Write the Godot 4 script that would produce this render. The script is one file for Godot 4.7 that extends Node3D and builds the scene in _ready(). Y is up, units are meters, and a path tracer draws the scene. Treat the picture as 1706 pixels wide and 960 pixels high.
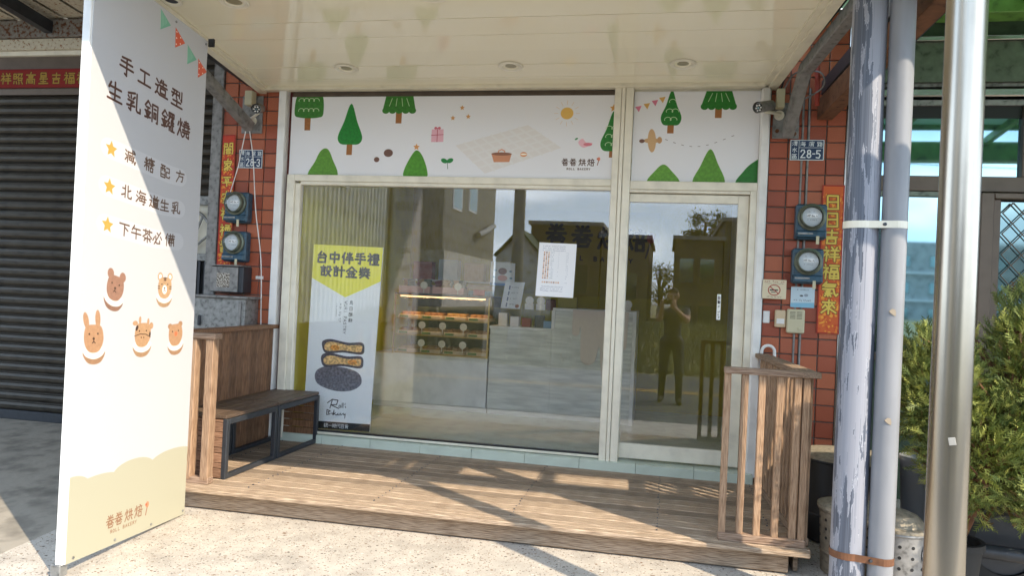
extends Node3D
# A bakery shopfront under a canopy, seen from the road. Metres; the glass stands in the plane z = 0, the road side is +z.

const SUN := Vector3(0.619, 0.637, 0.460)
var taken := {}
var rng := RandomNumberGenerator.new()
var M := {}

# ------------------------------------------------------------------ mesh builder
class MB:
	var v := PackedVector3Array()
	var n := PackedVector3Array()
	var u := PackedVector2Array()
	var c := PackedColorArray()
	var tint := Color.WHITE
	var dyed := false
	func put(a: Vector3, na: Vector3, ua: Vector2) -> void:
		v.append(a); n.append(na); u.append(ua)
		if dyed: c.append(tint)
	func tri(a: Vector3, b: Vector3, d: Vector3, inside: Vector3) -> void:
		var k := (b - a).cross(d - a).normalized()
		if k.dot((a + b + d) / 3.0 - inside) < 0.0:
			k = -k
			put(a, k, Vector2.ZERO); put(b, k, Vector2(a.distance_to(b), 0)); put(d, k, Vector2(0, a.distance_to(d)))
		else:
			put(a, k, Vector2.ZERO); put(d, k, Vector2(0, a.distance_to(d))); put(b, k, Vector2(a.distance_to(b), 0))
	func quad(a: Vector3, b: Vector3, d: Vector3, e: Vector3, inside: Vector3, uv := []) -> void:
		var k := (b - a).cross(d - a)
		if k.length() < 1e-12: k = (d - a).cross(e - a)
		k = k.normalized()
		var w: Array = uv if uv else [Vector2.ZERO, Vector2(a.distance_to(b), 0), Vector2(a.distance_to(b), b.distance_to(d)), Vector2(0, a.distance_to(e))]
		if k.dot((a + b + d + e) / 4.0 - inside) < 0.0:
			k = -k
			put(a, k, w[0]); put(b, k, w[1]); put(d, k, w[2]); put(a, k, w[0]); put(d, k, w[2]); put(e, k, w[3])
		else:
			put(a, k, w[0]); put(d, k, w[2]); put(b, k, w[1]); put(a, k, w[0]); put(e, k, w[3]); put(d, k, w[2])
	func hex8(p: Array) -> void:
		var m := Vector3.ZERO
		for q in p: m += q / 8.0
		quad(p[0], p[1], p[2], p[3], m); quad(p[4], p[5], p[6], p[7], m)
		for i in 4: quad(p[i], p[(i + 1) % 4], p[4 + (i + 1) % 4], p[4 + i], m)
	func box(at: Vector3, size: Vector3, bev := 0.0, b := Basis()) -> void:
		var h := size / 2.0
		bev = minf(bev, 0.45 * minf(size.x, minf(size.y, size.z)))
		var f := func(s: Vector3, axis: int) -> Vector3:
			var q := Vector3(s.x * (h.x - bev), s.y * (h.y - bev), s.z * (h.z - bev))
			q[axis] = s[axis] * h[axis]
			return at + b * q
		for axis in 3:
			var a1 := (axis + 1) % 3
			var a2 := (axis + 2) % 3
			for s in [-1.0, 1.0]:
				var ps := []
				for k in [[-1, -1], [1, -1], [1, 1], [-1, 1]]:
					var w := Vector3.ZERO
					w[axis] = s; w[a1] = k[0]; w[a2] = k[1]
					ps.append(f.call(w, axis))
				quad(ps[0], ps[1], ps[2], ps[3], at)
			if bev > 0.0:
				for s1 in [-1.0, 1.0]:
					for s2 in [-1.0, 1.0]:
						var w0 := Vector3.ZERO
						w0[a1] = s1; w0[a2] = s2; w0[axis] = -1
						var w1 := w0
						w1[axis] = 1
						quad(f.call(w0, a1), f.call(w1, a1), f.call(w1, a2), f.call(w0, a2), at)
		if bev > 0.0:
			for sx in [-1.0, 1.0]:
				for sy in [-1.0, 1.0]:
					for sz in [-1.0, 1.0]:
						var w := Vector3(sx, sy, sz)
						tri(f.call(w, 0), f.call(w, 1), f.call(w, 2), at)
	func span(x0: float, x1: float, y0: float, y1: float, z0: float, z1: float, bev := 0.0) -> void:
		box(Vector3(x0 + x1, y0 + y1, z0 + z1) / 2.0, Vector3(absf(x1 - x0), absf(y1 - y0), absf(z1 - z0)), bev)
	func bar(a: Vector3, b: Vector3, w: float, h: float, bev := 0.0, up := Vector3.UP) -> void:
		var d := b - a
		var z := d.normalized()
		var x := up.cross(z)
		if x.length() < 0.01: x = Vector3.RIGHT.cross(z)
		x = x.normalized()
		box((a + b) / 2.0, Vector3(w, h, d.length()), bev, Basis(x, z.cross(x), z))
	func sheet(a: Vector3, b: Vector3, d: Vector3, e: Vector3, na: Vector3, nb: Vector3, nd: Vector3, ne: Vector3, w: Array) -> void:
		var k := (b - a).cross(d - a) + (d - a).cross(e - a)
		if k.dot(na + nb + nd + ne) < 0.0:
			put(a, na, w[0]); put(b, nb, w[1]); put(d, nd, w[2]); put(a, na, w[0]); put(d, nd, w[2]); put(e, ne, w[3])
		else:
			put(a, na, w[0]); put(d, nd, w[2]); put(b, nb, w[1]); put(a, na, w[0]); put(e, ne, w[3]); put(d, nd, w[2])
	func tube(pts: Array, rads: Array, seg := 10, caps := true) -> void:
		var rings := []
		var ref := Vector3.UP
		var go := 0.0
		for i in pts.size():
			var d: Vector3 = (pts[mini(i + 1, pts.size() - 1)] - pts[maxi(i - 1, 0)]).normalized()
			if absf(d.dot(ref)) > 0.97: ref = Vector3.RIGHT if absf(d.x) < 0.8 else Vector3.BACK
			var x := ref.cross(d).normalized()
			var y := d.cross(x)
			ref = y
			if i: go += pts[i].distance_to(pts[i - 1])
			var ring := []
			for k in seg + 1:
				var t := TAU * k / seg
				var o := x * cos(t) + y * sin(t)
				ring.append([pts[i] + o * rads[mini(i, rads.size() - 1)], o, Vector2(float(k) / seg, go)])
			rings.append(ring)
			if caps and (i == 0 or i == pts.size() - 1):
				for k in seg: tri(pts[i], ring[k][0], ring[k + 1][0], pts[i] + (d if i == 0 else -d))
		for i in rings.size() - 1:
			for k in seg:
				var A: Array = rings[i][k]
				var B: Array = rings[i][k + 1]
				var D: Array = rings[i + 1][k + 1]
				var E: Array = rings[i + 1][k]
				sheet(A[0], B[0], D[0], E[0], A[1], B[1], D[1], E[1], [A[2], B[2], D[2], E[2]])
	func cyl(a: Vector3, b: Vector3, r0: float, r1 := -1.0, seg := 16, caps := true) -> void:
		tube([a, b], [r0, r1 if r1 >= 0.0 else r0], seg, caps)
	func lathe(prof: Array, at: Vector3, seg := 24, b := Basis()) -> void:
		for i in prof.size() - 1:
			var p: Vector2 = prof[i]
			var q: Vector2 = prof[i + 1]
			var k := Vector2(q.y - p.y, p.x - q.x).normalized()
			for s in seg:
				var t0 := TAU * s / seg
				var t1 := TAU * (s + 1) / seg
				var r0 := Vector3(cos(t0), 0, sin(t0))
				var r1 := Vector3(cos(t1), 0, sin(t1))
				var n0 := b * (r0 * k.x + Vector3.UP * k.y)
				var n1 := b * (r1 * k.x + Vector3.UP * k.y)
				var w := [Vector2(float(s) / seg, p.y), Vector2(float(s + 1) / seg, p.y), Vector2(float(s + 1) / seg, q.y), Vector2(float(s) / seg, q.y)]
				sheet(at + b * (r0 * p.x + Vector3.UP * p.y), at + b * (r1 * p.x + Vector3.UP * p.y), at + b * (r1 * q.x + Vector3.UP * q.y), at + b * (r0 * q.x + Vector3.UP * q.y), n0, n1, n1, n0, w)
	func prism(poly: PackedVector2Array, x: Transform3D, deep: float) -> void:
		var idx := Geometry2D.triangulate_polygon(poly)
		var m := Vector2.ZERO
		for p in poly: m += p / poly.size()
		for i in range(0, idx.size(), 3):
			var a := poly[idx[i]]
			var b := poly[idx[i + 1]]
			var d := poly[idx[i + 2]]
			tri(x * Vector3(a.x, a.y, 0), x * Vector3(b.x, b.y, 0), x * Vector3(d.x, d.y, 0), x * Vector3(a.x, a.y, deep))
			tri(x * Vector3(a.x, a.y, deep), x * Vector3(b.x, b.y, deep), x * Vector3(d.x, d.y, deep), x * Vector3(a.x, a.y, 0))
		var clock := Geometry2D.is_polygon_clockwise(poly)
		for i in poly.size():
			var a := poly[i]
			var b := poly[(i + 1) % poly.size()]
			var side := (b - a).orthogonal() * (1.0 if clock else -1.0)
			var mid := (a + b) / 2.0 + side
			quad(x * Vector3(a.x, a.y, 0), x * Vector3(b.x, b.y, 0), x * Vector3(b.x, b.y, deep), x * Vector3(a.x, a.y, deep), x * Vector3(mid.x, mid.y, deep / 2.0))
	func mesh() -> ArrayMesh:
		var a := []
		a.resize(Mesh.ARRAY_MAX)
		a[Mesh.ARRAY_VERTEX] = v; a[Mesh.ARRAY_NORMAL] = n; a[Mesh.ARRAY_TEX_UV] = u
		if dyed: a[Mesh.ARRAY_COLOR] = c
		var m := ArrayMesh.new()
		m.add_surface_from_arrays(Mesh.PRIMITIVE_TRIANGLES, a)
		return m

# ------------------------------------------------------------------ flat print: a picture drawn in metres, y up
class Print:
	var im: Image
	var k: float
	var x0: float
	var y1: float
	var w: int
	var h: int
	var mottle := 0.0
	var cloudy := FastNoiseLite.new()
	func _init(xa: float, xb: float, ya: float, yb: float, per_m: float, ground: Color) -> void:
		k = per_m; x0 = xa; y1 = yb
		w = int(ceil((xb - xa) * k)); h = int(ceil((yb - ya) * k))
		im = Image.create(w, h, false, Image.FORMAT_RGB8)
		im.fill(ground)
	func dot(x: int, y: int, col: Color, a: float) -> void:
		if x < 0 or y < 0 or x >= w or y >= h or a <= 0.003: return
		if mottle > 0.0:
			cloudy.frequency = 0.06
			cloudy.fractal_octaves = 4
			var g := 1.0 + mottle * 1.4 * cloudy.get_noise_2d(x, y)
			col = Color(col.r * g, col.g * g, col.b * g)
		im.set_pixel(x, y, im.get_pixel(x, y).lerp(col, minf(a, 1.0)))
	func P(p: Vector2) -> Vector2:
		return Vector2((p.x - x0) * k, (y1 - p.y) * k)
	func poly(pts: Array, col: Color) -> void:
		var q := []
		var lo := 1e9
		var hi := -1e9
		for p in pts:
			var s := P(p)
			q.append(s); lo = minf(lo, s.y); hi = maxf(hi, s.y)
		for y in range(maxi(0, int(floor(lo))), mini(h - 1, int(ceil(hi))) + 1):
			var cov := {}
			for sub in 4:
				var yy := y + (sub + 0.5) / 4.0
				var xs := []
				for i in q.size():
					var a: Vector2 = q[i]
					var b: Vector2 = q[(i + 1) % q.size()]
					if (a.y <= yy) != (b.y <= yy): xs.append(a.x + (yy - a.y) / (b.y - a.y) * (b.x - a.x))
				xs.sort()
				for i in range(0, xs.size() - 1, 2):
					for x in range(maxi(0, int(floor(xs[i]))), mini(w - 1, int(floor(xs[i + 1]))) + 1):
						cov[x] = cov.get(x, 0.0) + 0.25 * (minf(xs[i + 1], x + 1.0) - maxf(xs[i], x))
			for x in cov: dot(x, y, col, cov[x])
	func ell(p: Vector2, r: Vector2, col: Color, turn := 0.0) -> void:
		var s := []
		for i in 28: s.append(p + (Vector2(cos(TAU * i / 28), sin(TAU * i / 28)) * r).rotated(turn))
		poly(s, col)
	func curve(pts: Array, col: Color, steps := 5) -> void:
		var s := []
		for i in pts.size():
			for j in steps: s.append((pts[i] as Vector2).cubic_interpolate(pts[(i + 1) % pts.size()], pts[i - 1], pts[(i + 2) % pts.size()], float(j) / steps))
		poly(s, col)
	func line(pts: Array, wide: float, col: Color) -> void:
		var r := wide * k / 2.0
		for i in pts.size() - 1:
			var a := P(pts[i])
			var b := P(pts[i + 1])
			var d := b - a
			var l := maxf(d.length_squared(), 1e-6)
			for y in range(int(floor(minf(a.y, b.y) - r - 1)), int(ceil(maxf(a.y, b.y) + r + 1)) + 1):
				for x in range(int(floor(minf(a.x, b.x) - r - 1)), int(ceil(maxf(a.x, b.x) + r + 1)) + 1):
					var p := Vector2(x + 0.5, y + 0.5)
					dot(x, y, col, r + 0.5 - p.distance_to(a + d * clampf((p - a).dot(d) / l, 0.0, 1.0)))
	func star(p: Vector2, r: float, col: Color) -> void:
		var s := []
		for i in 10: s.append(p + Vector2.from_angle(PI / 2 + TAU * i / 10) * (r if i % 2 == 0 else r * 0.48))
		poly(s, col)
	func sign_at(strokes: String, p: Vector2, size: Vector2, wide: float, col: Color, wobble := 0.0, quarter := false) -> void:
		var seed_at := 0.0
		for s in strokes.split(";"):
			var t := s.strip_edges().split(" ", false)
			var pts := []
			for i in range(0, t.size() - 1, 2):
				seed_at += 1.7
				var o := Vector2(t[i].to_float() / 16.0 - 0.5, 0.5 - t[i + 1].to_float() / 16.0) + wobble * Vector2(sin(seed_at * 5.1), cos(seed_at * 3.3))
				if quarter: o = Vector2(o.y * size.y, -o.x * size.x)
				else: o *= size
				pts.append(p + o)
			line(pts, wide, col)
	func tex() -> ImageTexture:
		return ImageTexture.create_from_image(im)

# ------------------------------------------------------------------ characters as pen strokes on a 16 by 16 grid
const METAL := "4 1 1 5; 4 1 7 4; 2 6 6 6; 1 9 7 9; 4 6 4 14; 2 10 3 12; 6 10 5 12; 1 14 7 13; "
const FIRE := "2 4 1 7; 6 3 5 6; 4 1 4 8 1 15; 4 9 6 14; "
const WATER := "2 3 3 4; 1 7 3 8; 1 14 4 10; "
const WALK := "2 2 4 4; 1 7 4 7 3 11; 1 14 3 12 6 14 16 14; "
const MAN := "4 1 1 7; 3 5 3 15; "
const SPIRIT := "3 1 4 2; 1 4 6 4 1 10; 4 7 4 15; 5 8 6 9; "
const SPEECH := "4 1 4 2; 1 3 7 3; 2 5 6 5; 2 7 6 7; 2 9 6 9 6 14 2 14 2 9; "
const JAR := "1 2 8 2; 1 5 8 5 8 15 1 15 1 5; 3 2 3 8; 6 2 6 8; 1 12 8 12; "
const G := {
	"手": "3 2 12 1; 2 5 14 5; 1 9 15 9; 8 2 8 15 6 14", "工": "3 3 13 3; 8 3 8 13; 1 13 15 13",
	"造": WALK + "8 1 6 4; 7 3 14 3; 10 1 10 6; 5 6 15 6; 7 8 13 8 13 12 7 12 7 8",
	"型": "2 2 9 2; 1 5 10 5; 4 2 4 5 2 8; 7 2 7 8; 11 2 11 7; 14 1 14 9 13 8; 3 11 13 11; 8 9 8 15; 1 15 15 15",
	"生": "4 2 2 6; 3 5 14 5; 8 1 8 14; 3 10 13 10; 1 14 15 14",
	"乳": "9 1 2 3; 2 5 3 6; 5 4 5 6; 9 4 7 6; 2 8 8 8 5 10; 5 10 5 15 3 14; 1 12 9 11; 11 1 11 13 12 14 15 14 15 11",
	"銅": METAL + "9 2 9 15; 9 2 15 2 15 15 14 15; 11 5 13 5; 11 8 13 8 13 12 11 12 11 8",
	"鑼": METAL + "9 1 15 1 15 4 9 4 9 1; 11 1 11 4; 13 1 13 4; 10 5 8 8 10 9 8 11; 8 12 11 12; 10 12 10 15; 13 5 12 8; 12 7 12 15; 14 5 14 15; 12 8 15 8; 12 10 15 10; 12 15 16 15",
	"燒": FIRE + "9 2 14 2; 11 1 11 4; 8 4 15 4; 7 6 11 6; 9 5 9 9; 7 9 11 9; 12 6 16 6; 14 5 14 9; 12 9 16 9; 7 11 15 11; 10 11 9 14 7 15; 12 11 12 14 15 15 15 13",
	"減": "1 3 3 4; 1 7 3 8; 1 13 3 10; 5 4 15 4; 5 4 5 9 4 15; 7 7 10 7; 7 9 10 9 10 12 7 12 7 9; 11 1 12 9 15 15 16 12; 14 7 11 14; 13 1 15 3",
	"糖": "2 3 3 5; 6 3 5 5; 1 7 7 7; 4 1 4 15; 4 8 1 12; 4 8 7 11; 11 0 11 2; 8 2 16 2; 8 2 8 9 7 15; 10 4 14 4 14 8; 9 6 16 6; 10 8 14 8; 12 3 12 10; 10 11 14 11 14 15 10 15 10 11",
	"配": JAR + "10 3 15 3 15 8 10 8 10 14 15 14 16 12", "方": "7 1 8 3; 1 4 15 4; 6 4 6 8 2 15; 6 8 13 8 12 14 10 14",
	"北": "2 5 6 5; 6 1 6 14; 1 12 6 10; 10 1 10 13 11 14 15 14 15 12; 10 7 14 5",
	"海": WATER + "7 1 5 5; 6 3 15 3; 7 6 14 6 13 15 11 15; 7 6 6 12 15 12; 5 9 16 9; 10 7 10 8; 9 10 10 11",
	"道": WALK + "8 1 9 3; 13 1 12 3; 6 4 16 4; 11 4 10 6; 7 6 14 6 14 12 7 12 7 6; 7 8 14 8; 7 10 14 10",
	"下": "1 3 15 3; 8 3 8 15; 9 6 13 9", "午": "5 1 2 6; 4 4 14 4; 1 9 15 9; 8 4 8 15",
	"茶": "1 3 15 3; 5 1 5 5; 11 1 11 5; 8 5 1 10; 8 5 15 10; 3 11 13 11; 8 8 8 15; 5 12 3 14; 11 12 13 14",
	"必": "3 7 1 11; 5 5 6 13 8 14 12 14 12 11; 7 2 9 4; 13 1 3 15; 13 6 15 9",
	"備": MAN + "6 3 16 3; 9 1 9 5; 13 1 13 5; 6 6 16 6; 7 6 6 12; 8 8 8 15; 8 8 15 8 15 15; 8 11 15 11; 11 8 11 15",
	"卷": "4 1 6 3; 12 1 10 3; 3 4 13 4; 1 7 15 7; 8 1 7 7 2 11; 9 7 14 11; 5 10 11 10 11 12; 5 12 11 12; 5 10 5 15 12 15 13 13",
	"烘": FIRE + "10 2 10 10; 13 2 13 10; 8 5 15 5; 7 10 16 10; 10 12 8 15; 13 12 15 15",
	"焙": FIRE + "11 1 12 2; 8 3 15 3; 9 4 10 7; 14 4 13 7; 7 8 16 8; 9 10 14 10 14 15 9 15 9 10",
	"台": "7 1 3 6; 3 6 13 5; 10 3 14 7; 3 9 13 9 13 15 3 15 3 9", "中": "2 4 14 4 14 10 2 10 2 4; 8 1 8 15",
	"伴": MAN + "8 2 9 5; 14 2 12 5; 7 7 15 7; 6 10 16 10; 11 1 11 15",
	"禮": SPIRIT + "8 2 15 2 15 6 8 6 8 2; 10 1 10 6; 13 1 13 6; 8 8 16 8; 9 10 14 10 14 12 9 12 9 10; 10 13 10 14; 13 13 13 14; 7 15 16 15",
	"設": SPEECH + "10 2 9 6; 10 2 14 2 14 5 16 6; 9 8 14 8 8 15; 10 10 15 15", "計": SPEECH + "8 6 16 6; 12 1 12 15",
	"金": "8 1 1 7; 8 1 15 7; 5 7 11 7; 3 10 13 10; 8 7 8 15; 4 11 5 13; 12 11 11 13; 1 15 15 15",
	"獎": "2 2 2 5 5 5; 5 1 5 9; 1 7 5 7 3 9; 9 1 7 4; 8 3 14 3 9 6; 7 7 15 7; 13 5 13 9 12 9; 1 11 15 11; 8 9 7 12 2 15; 8 11 14 15",
	"統": "4 1 1 5 5 6; 5 4 1 9 6 9; 3 9 3 15; 1 11 2 13; 5 11 5 13; 11 1 12 2; 8 3 16 3; 11 3 9 7 14 7; 14 5 15 8; 10 8 9 12 7 15; 13 8 13 14 16 14 16 12",
	"一": "1 8 15 8", "時": "1 3 6 3 6 13 1 13 1 3; 1 8 6 8; 8 3 15 3; 12 1 12 6; 7 6 16 6; 7 9 16 9; 13 7 13 15 11 14; 9 11 10 13",
	"代": MAN + "6 6 16 5; 10 1 11 9 15 15 16 12; 13 1 15 3", "百": "1 2 15 2; 8 2 6 5; 3 5 13 5 13 15 3 15 3 5; 3 10 13 10",
	"貨": "5 1 2 5; 4 3 4 7; 12 1 8 4; 8 1 8 6 9 7 14 7 14 5; 4 8 12 8 12 13 4 13 4 8; 4 10 12 10; 6 13 2 15; 10 13 14 15",
	"日": "3 2 13 2 13 15 3 15 3 2; 3 8 13 8", "吉": "2 4 14 4; 8 1 8 8; 3 8 13 8; 4 10 12 10 12 15 4 15 4 10",
	"祥": SPIRIT + "9 1 10 3; 14 1 13 3; 8 4 16 4; 8 8 15 8; 7 11 16 11; 12 4 12 15",
	"福": SPIRIT + "8 2 16 2; 9 4 15 4 15 7 9 7 9 4; 8 9 16 9 16 15 8 15 8 9; 12 9 12 15; 8 12 16 12",
	"氣": "5 1 2 5; 4 3 14 3; 4 5 13 5; 2 8 12 8 13 13 15 15 16 13; 7 9 7 15; 4 12 11 12; 5 10 6 11; 9 10 8 11; 7 12 4 15; 7 12 10 15",
	"來": "2 4 14 4; 8 1 8 15; 5 6 2 9; 5 6 7 9; 11 6 9 9; 11 6 14 9; 8 9 1 14; 8 9 15 14",
	"闔": "1 1 1 15; 1 1 6 1 6 5 1 5; 15 1 15 15 14 15; 15 1 10 1 10 5 15 5; 4 8 12 8; 8 6 8 10; 4 10 12 10; 5 12 11 12 11 14 5 14 5 12",
	"家": "8 0 8 2; 2 5 2 3 14 3 14 5; 3 6 13 6; 8 6 3 10; 7 8 9 11 9 14 7 15; 8 10 2 13; 9 12 3 15; 13 8 10 10; 10 10 15 14",
	"平": "2 3 14 3; 5 5 6 8; 11 5 10 8; 1 10 15 10; 8 3 8 15",
	"安": "8 0 8 2; 2 5 2 3 14 3 14 5; 7 5 4 12 13 15; 11 7 9 12 3 15; 1 9 15 9",
	"祿": SPIRIT + "9 2 14 2 13 6; 9 4 14 4; 8 6 16 6; 12 6 12 15 11 14; 9 8 10 10; 8 13 11 11; 15 8 13 10; 13 10 16 14",
	"壽": "3 2 13 2; 8 0 8 4; 4 4 12 4; 2 6 14 6; 5 8 11 8; 2 10 14 10; 3 12 7 12 7 15 3 15 3 12; 9 12 15 12; 12 10 12 15 11 15",
	"千": "12 1 3 3; 1 7 15 7; 8 2 8 15", "高": "8 0 8 2; 1 3 15 3; 5 5 11 5 11 7 5 7 5 5; 2 15 2 9 14 9 14 15; 5 11 11 11 11 14 5 14 5 11",
	"照": "1 2 5 2 5 8 1 8 1 2; 1 5 5 5; 7 2 14 2 13 5; 10 2 7 6; 8 7 14 7 14 10 8 10 8 7; 2 12 1 15; 5 12 6 15; 9 12 10 15; 13 12 15 15",
	"星": "4 1 12 1 12 6 4 6 4 1; 4 4 12 4; 4 8 3 10; 3 9 14 9; 8 7 8 15; 4 12 12 12; 1 15 15 15",
	"烏": "8 0 7 2; 4 2 12 2 12 7 4 7; 4 2 4 10 14 10 13 15 11 14; 4 5 12 5; 3 12 2 14; 6 12 6 14; 9 12 10 14",
	"酥": JAR + "14 1 10 3; 9 6 16 6; 12 3 12 15; 12 7 9 12; 12 7 16 12",
	"餅": "4 1 1 5; 4 1 7 4; 2 5 6 5 6 10 2 10 2 5; 2 8 6 8; 2 10 2 14 5 12; 4 11 7 14; 9 1 10 3; 14 1 13 3; 8 5 16 5; 8 9 16 9; 11 5 11 10 9 15; 14 5 14 15",
	"濱": WATER + "10 0 10 2; 5 4 5 2 16 2 16 4; 6 5 15 5; 10 5 9 8; 7 8 14 8 14 13 7 13 7 8; 7 10 14 10; 9 13 6 15; 12 13 15 15",
	"路": "1 2 6 2 6 6 1 6 1 2; 4 6 4 14; 4 10 6 10; 2 9 2 14; 1 15 7 13; 11 1 8 6; 10 4 15 4 8 11; 10 6 16 10; 9 11 14 11 14 15 9 15 9 11",
	"清": WATER + "6 2 16 2; 7 4 15 4; 6 6 16 6; 11 0 11 6; 8 8 8 15; 8 8 14 8 14 15 13 15; 8 10 14 10; 8 13 14 13",
	"水": "8 1 8 15 6 14; 2 5 6 5 2 12; 14 3 10 7; 9 7 15 13",
	"區": "15 1 1 1 1 15 15 15; 6 3 11 3 11 6 6 6 6 3; 3 8 7 8 7 12 3 12 3 8; 9 8 14 8 14 12 9 12 9 8",
	"自": "8 0 6 2; 3 3 13 3 13 15 3 15 3 3; 3 7 13 7; 3 11 13 11",
	"動": "8 1 2 2; 1 4 9 4; 2 6 8 6 8 10 2 10 2 6; 2 8 8 8; 5 2 5 14; 2 12 8 12; 1 14 9 14; 10 5 15 5 14 14 12 14; 12 1 12 8 9 15",
	"R": "3 15 3 1 11 1 13 4 11 8 3 8; 8 8 14 15", "O": "8 1 3 4 2 9 4 14 8 15 12 14 14 9 13 4 8 1", "L": "4 1 4 15 13 15", "B": "3 1 3 15 11 15 13 12 11 8 3 8; 3 1 10 1 12 4 10 8",
	"A": "2 15 8 1 14 15; 4 10 12 10", "K": "4 1 4 15; 13 1 4 9 14 15", "E": "13 1 4 1 4 15 13 15; 4 8 11 8", "Y": "2 1 8 8 14 1; 8 8 8 15", "W": "1 1 5 15 8 5 11 15 15 1",
	"U": "3 1 3 11 6 15 10 15 13 11 13 1", "I": "8 1 8 15", "P": "4 15 4 1 12 1 13 5 11 8 4 8", "S": "13 3 9 1 4 2 4 6 12 9 13 13 8 15 3 13", "T": "1 1 15 1; 8 1 8 15",
	"2": "3 4 5 1 11 1 13 5 3 15 14 15", "8": "8 1 5 2 4 4 5 7 8 8 11 9 13 11 12 14 8 15 4 14 3 11 5 9 8 8 11 7 12 4 11 2 8 1", "3": "3 3 5 1 10 1 13 3 12 6 8 8 12 9 13 12 11 15 6 15 3 13", "5": "13 1 4 1 4 7 9 6 13 10 10 15 3 14", "-": "5 8 11 8",
}

# ------------------------------------------------------------------ naming and placing
func numbered(called: String) -> String:
	var k: int = taken.get(called, 0)
	taken[called] = k + 1
	return called if k == 0 else "%s_%03d" % [called, k]

func tag(o: Node, label: String, category: String, group := "") -> void:
	o.set_meta("label", label)
	o.set_meta("category", category)
	if group: o.set_meta("group", group)

func thing(called: String, label: String, category: String, at := Vector3.ZERO, group := "") -> Node3D:
	var o := Node3D.new()
	o.name = numbered(called)
	add_child(o)
	o.position = at
	tag(o, label, category, group)
	return o

func obj(called: String, m, material: Material, parent: Node = null, at := Vector3.ZERO) -> MeshInstance3D:
	var o := MeshInstance3D.new()
	o.mesh = m.mesh() if m is MB else m
	o.material_override = material
	o.position = at
	if parent == null:
		o.name = numbered(called)
		add_child(o)
	else:
		o.name = called
		parent.add_child(o, true)
	return o

func struct(called: String, m, material: Material, parent: Node = null) -> MeshInstance3D:
	var o := obj(called, m, material, parent)
	o.set_meta("kind", "structure")
	return o

func one(called: String, label: String, category: String, m, material: Material, group := "") -> MeshInstance3D:
	var o := obj(called, m, material)
	tag(o, label, category, group)
	return o

func sp(x0: float, x1: float, y0: float, y1: float, z0: float, z1: float, bev := 0.0) -> MB:
	var b := MB.new()
	b.span(x0, x1, y0, y1, z0, z1, bev)
	return b

func rod(pts: Array, r: float, seg := 8) -> MB:
	var b := MB.new()
	b.tube(pts, [r], seg)
	return b

func bent(pts: Array, steps := 6) -> Array:
	var s := []
	for i in pts.size() - 1:
		for j in steps: s.append((pts[i] as Vector3).cubic_interpolate(pts[i + 1], pts[maxi(i - 1, 0)], pts[mini(i + 2, pts.size() - 1)], float(j) / steps))
	s.append(pts[-1])
	return s

# ------------------------------------------------------------------ materials (base colours are linear)
func lin(r: float, g: float, b: float) -> Color:
	return Color(r, g, b).linear_to_srgb()

func paint(c: Color, rough := 0.6, metal := 0.0) -> StandardMaterial3D:
	var m := StandardMaterial3D.new()
	m.albedo_color = c
	m.roughness = rough
	m.metallic = metal
	return m

func noise_tex(seed_no: int, freq: float, stops: Array, size := 512, octaves := 4, kind := FastNoiseLite.TYPE_SIMPLEX_SMOOTH, wide := 0) -> NoiseTexture2D:
	var f := FastNoiseLite.new()
	f.seed = seed_no
	f.noise_type = kind
	f.frequency = freq
	f.fractal_octaves = octaves
	var t := NoiseTexture2D.new()
	t.width = wide if wide else size
	t.height = size
	t.seamless = true
	t.noise = f
	if stops:
		var g := Gradient.new()
		g.offsets = PackedFloat32Array(); g.colors = PackedColorArray()
		var o := PackedFloat32Array()
		var c := PackedColorArray()
		for s in stops:
			o.append(s[0]); c.append(s[1])
		g.offsets = o; g.colors = c
		t.color_ramp = g
	return t

func grey(a: float) -> Color:
	return Color(a, a, a)

func worn(c: Color, tex: Texture2D, scale: Vector3, rough := 0.7, world := true, bump: Texture2D = null, bump_cm := 0.2, metal := 0.0) -> StandardMaterial3D:
	var m := paint(c, rough, metal)
	m.albedo_texture = tex
	m.uv1_triplanar = true
	m.uv1_world_triplanar = world
	m.uv1_scale = scale
	if bump:
		m.heightmap_enabled = true
		m.heightmap_texture = bump
		m.heightmap_scale = bump_cm
	return m

func printed(t: Texture2D, rough := 0.55) -> StandardMaterial3D:
	var m := paint(Color.WHITE, rough)
	m.albedo_texture = t
	return m

func flaked() -> Texture2D:
	# lilac-grey paint that has come off in upright flakes: u goes round the pipe, v along it
	var big := FastNoiseLite.new()
	big.seed = 13
	big.frequency = 0.008
	big.fractal_octaves = 3
	var fine := FastNoiseLite.new()
	fine.seed = 29
	fine.frequency = 0.045
	fine.fractal_octaves = 6
	var im := Image.create(384, 1536, false, Image.FORMAT_RGB8)
	for y in 1536:
		for x in 384:
			var a := TAU * x / 384.0
			var p := Vector3(cos(a) * 60.0, y * 0.36, sin(a) * 60.0)
			var where := big.get_noise_3d(p.x, p.y * 0.7, p.z)
			var chip := fine.get_noise_3d(p.x, p.y * 0.55, p.z)
			var streak := fine.get_noise_3d(p.x * 3.0, p.y * 0.12, p.z * 3.0 + 500.0)
			var c := Color(0.555, 0.562, 0.6) * (1.0 + 0.05 * streak)
			c.a = 1.0
			if chip + 1.15 * where > 0.26: c = Color(0.29, 0.31, 0.36).lerp(Color(0.38, 0.4, 0.45), clampf(0.5 + 2.0 * streak, 0.0, 1.0))
			elif chip + 1.15 * where > 0.215: c = c.lerp(Color(0.68, 0.69, 0.73), 0.6)
			elif streak + 0.5 * where > 0.34: c = c.lerp(Color(0.36, 0.38, 0.43), 0.6)
			im.set_pixel(x, y, c)
	return ImageTexture.create_from_image(im)

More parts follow.
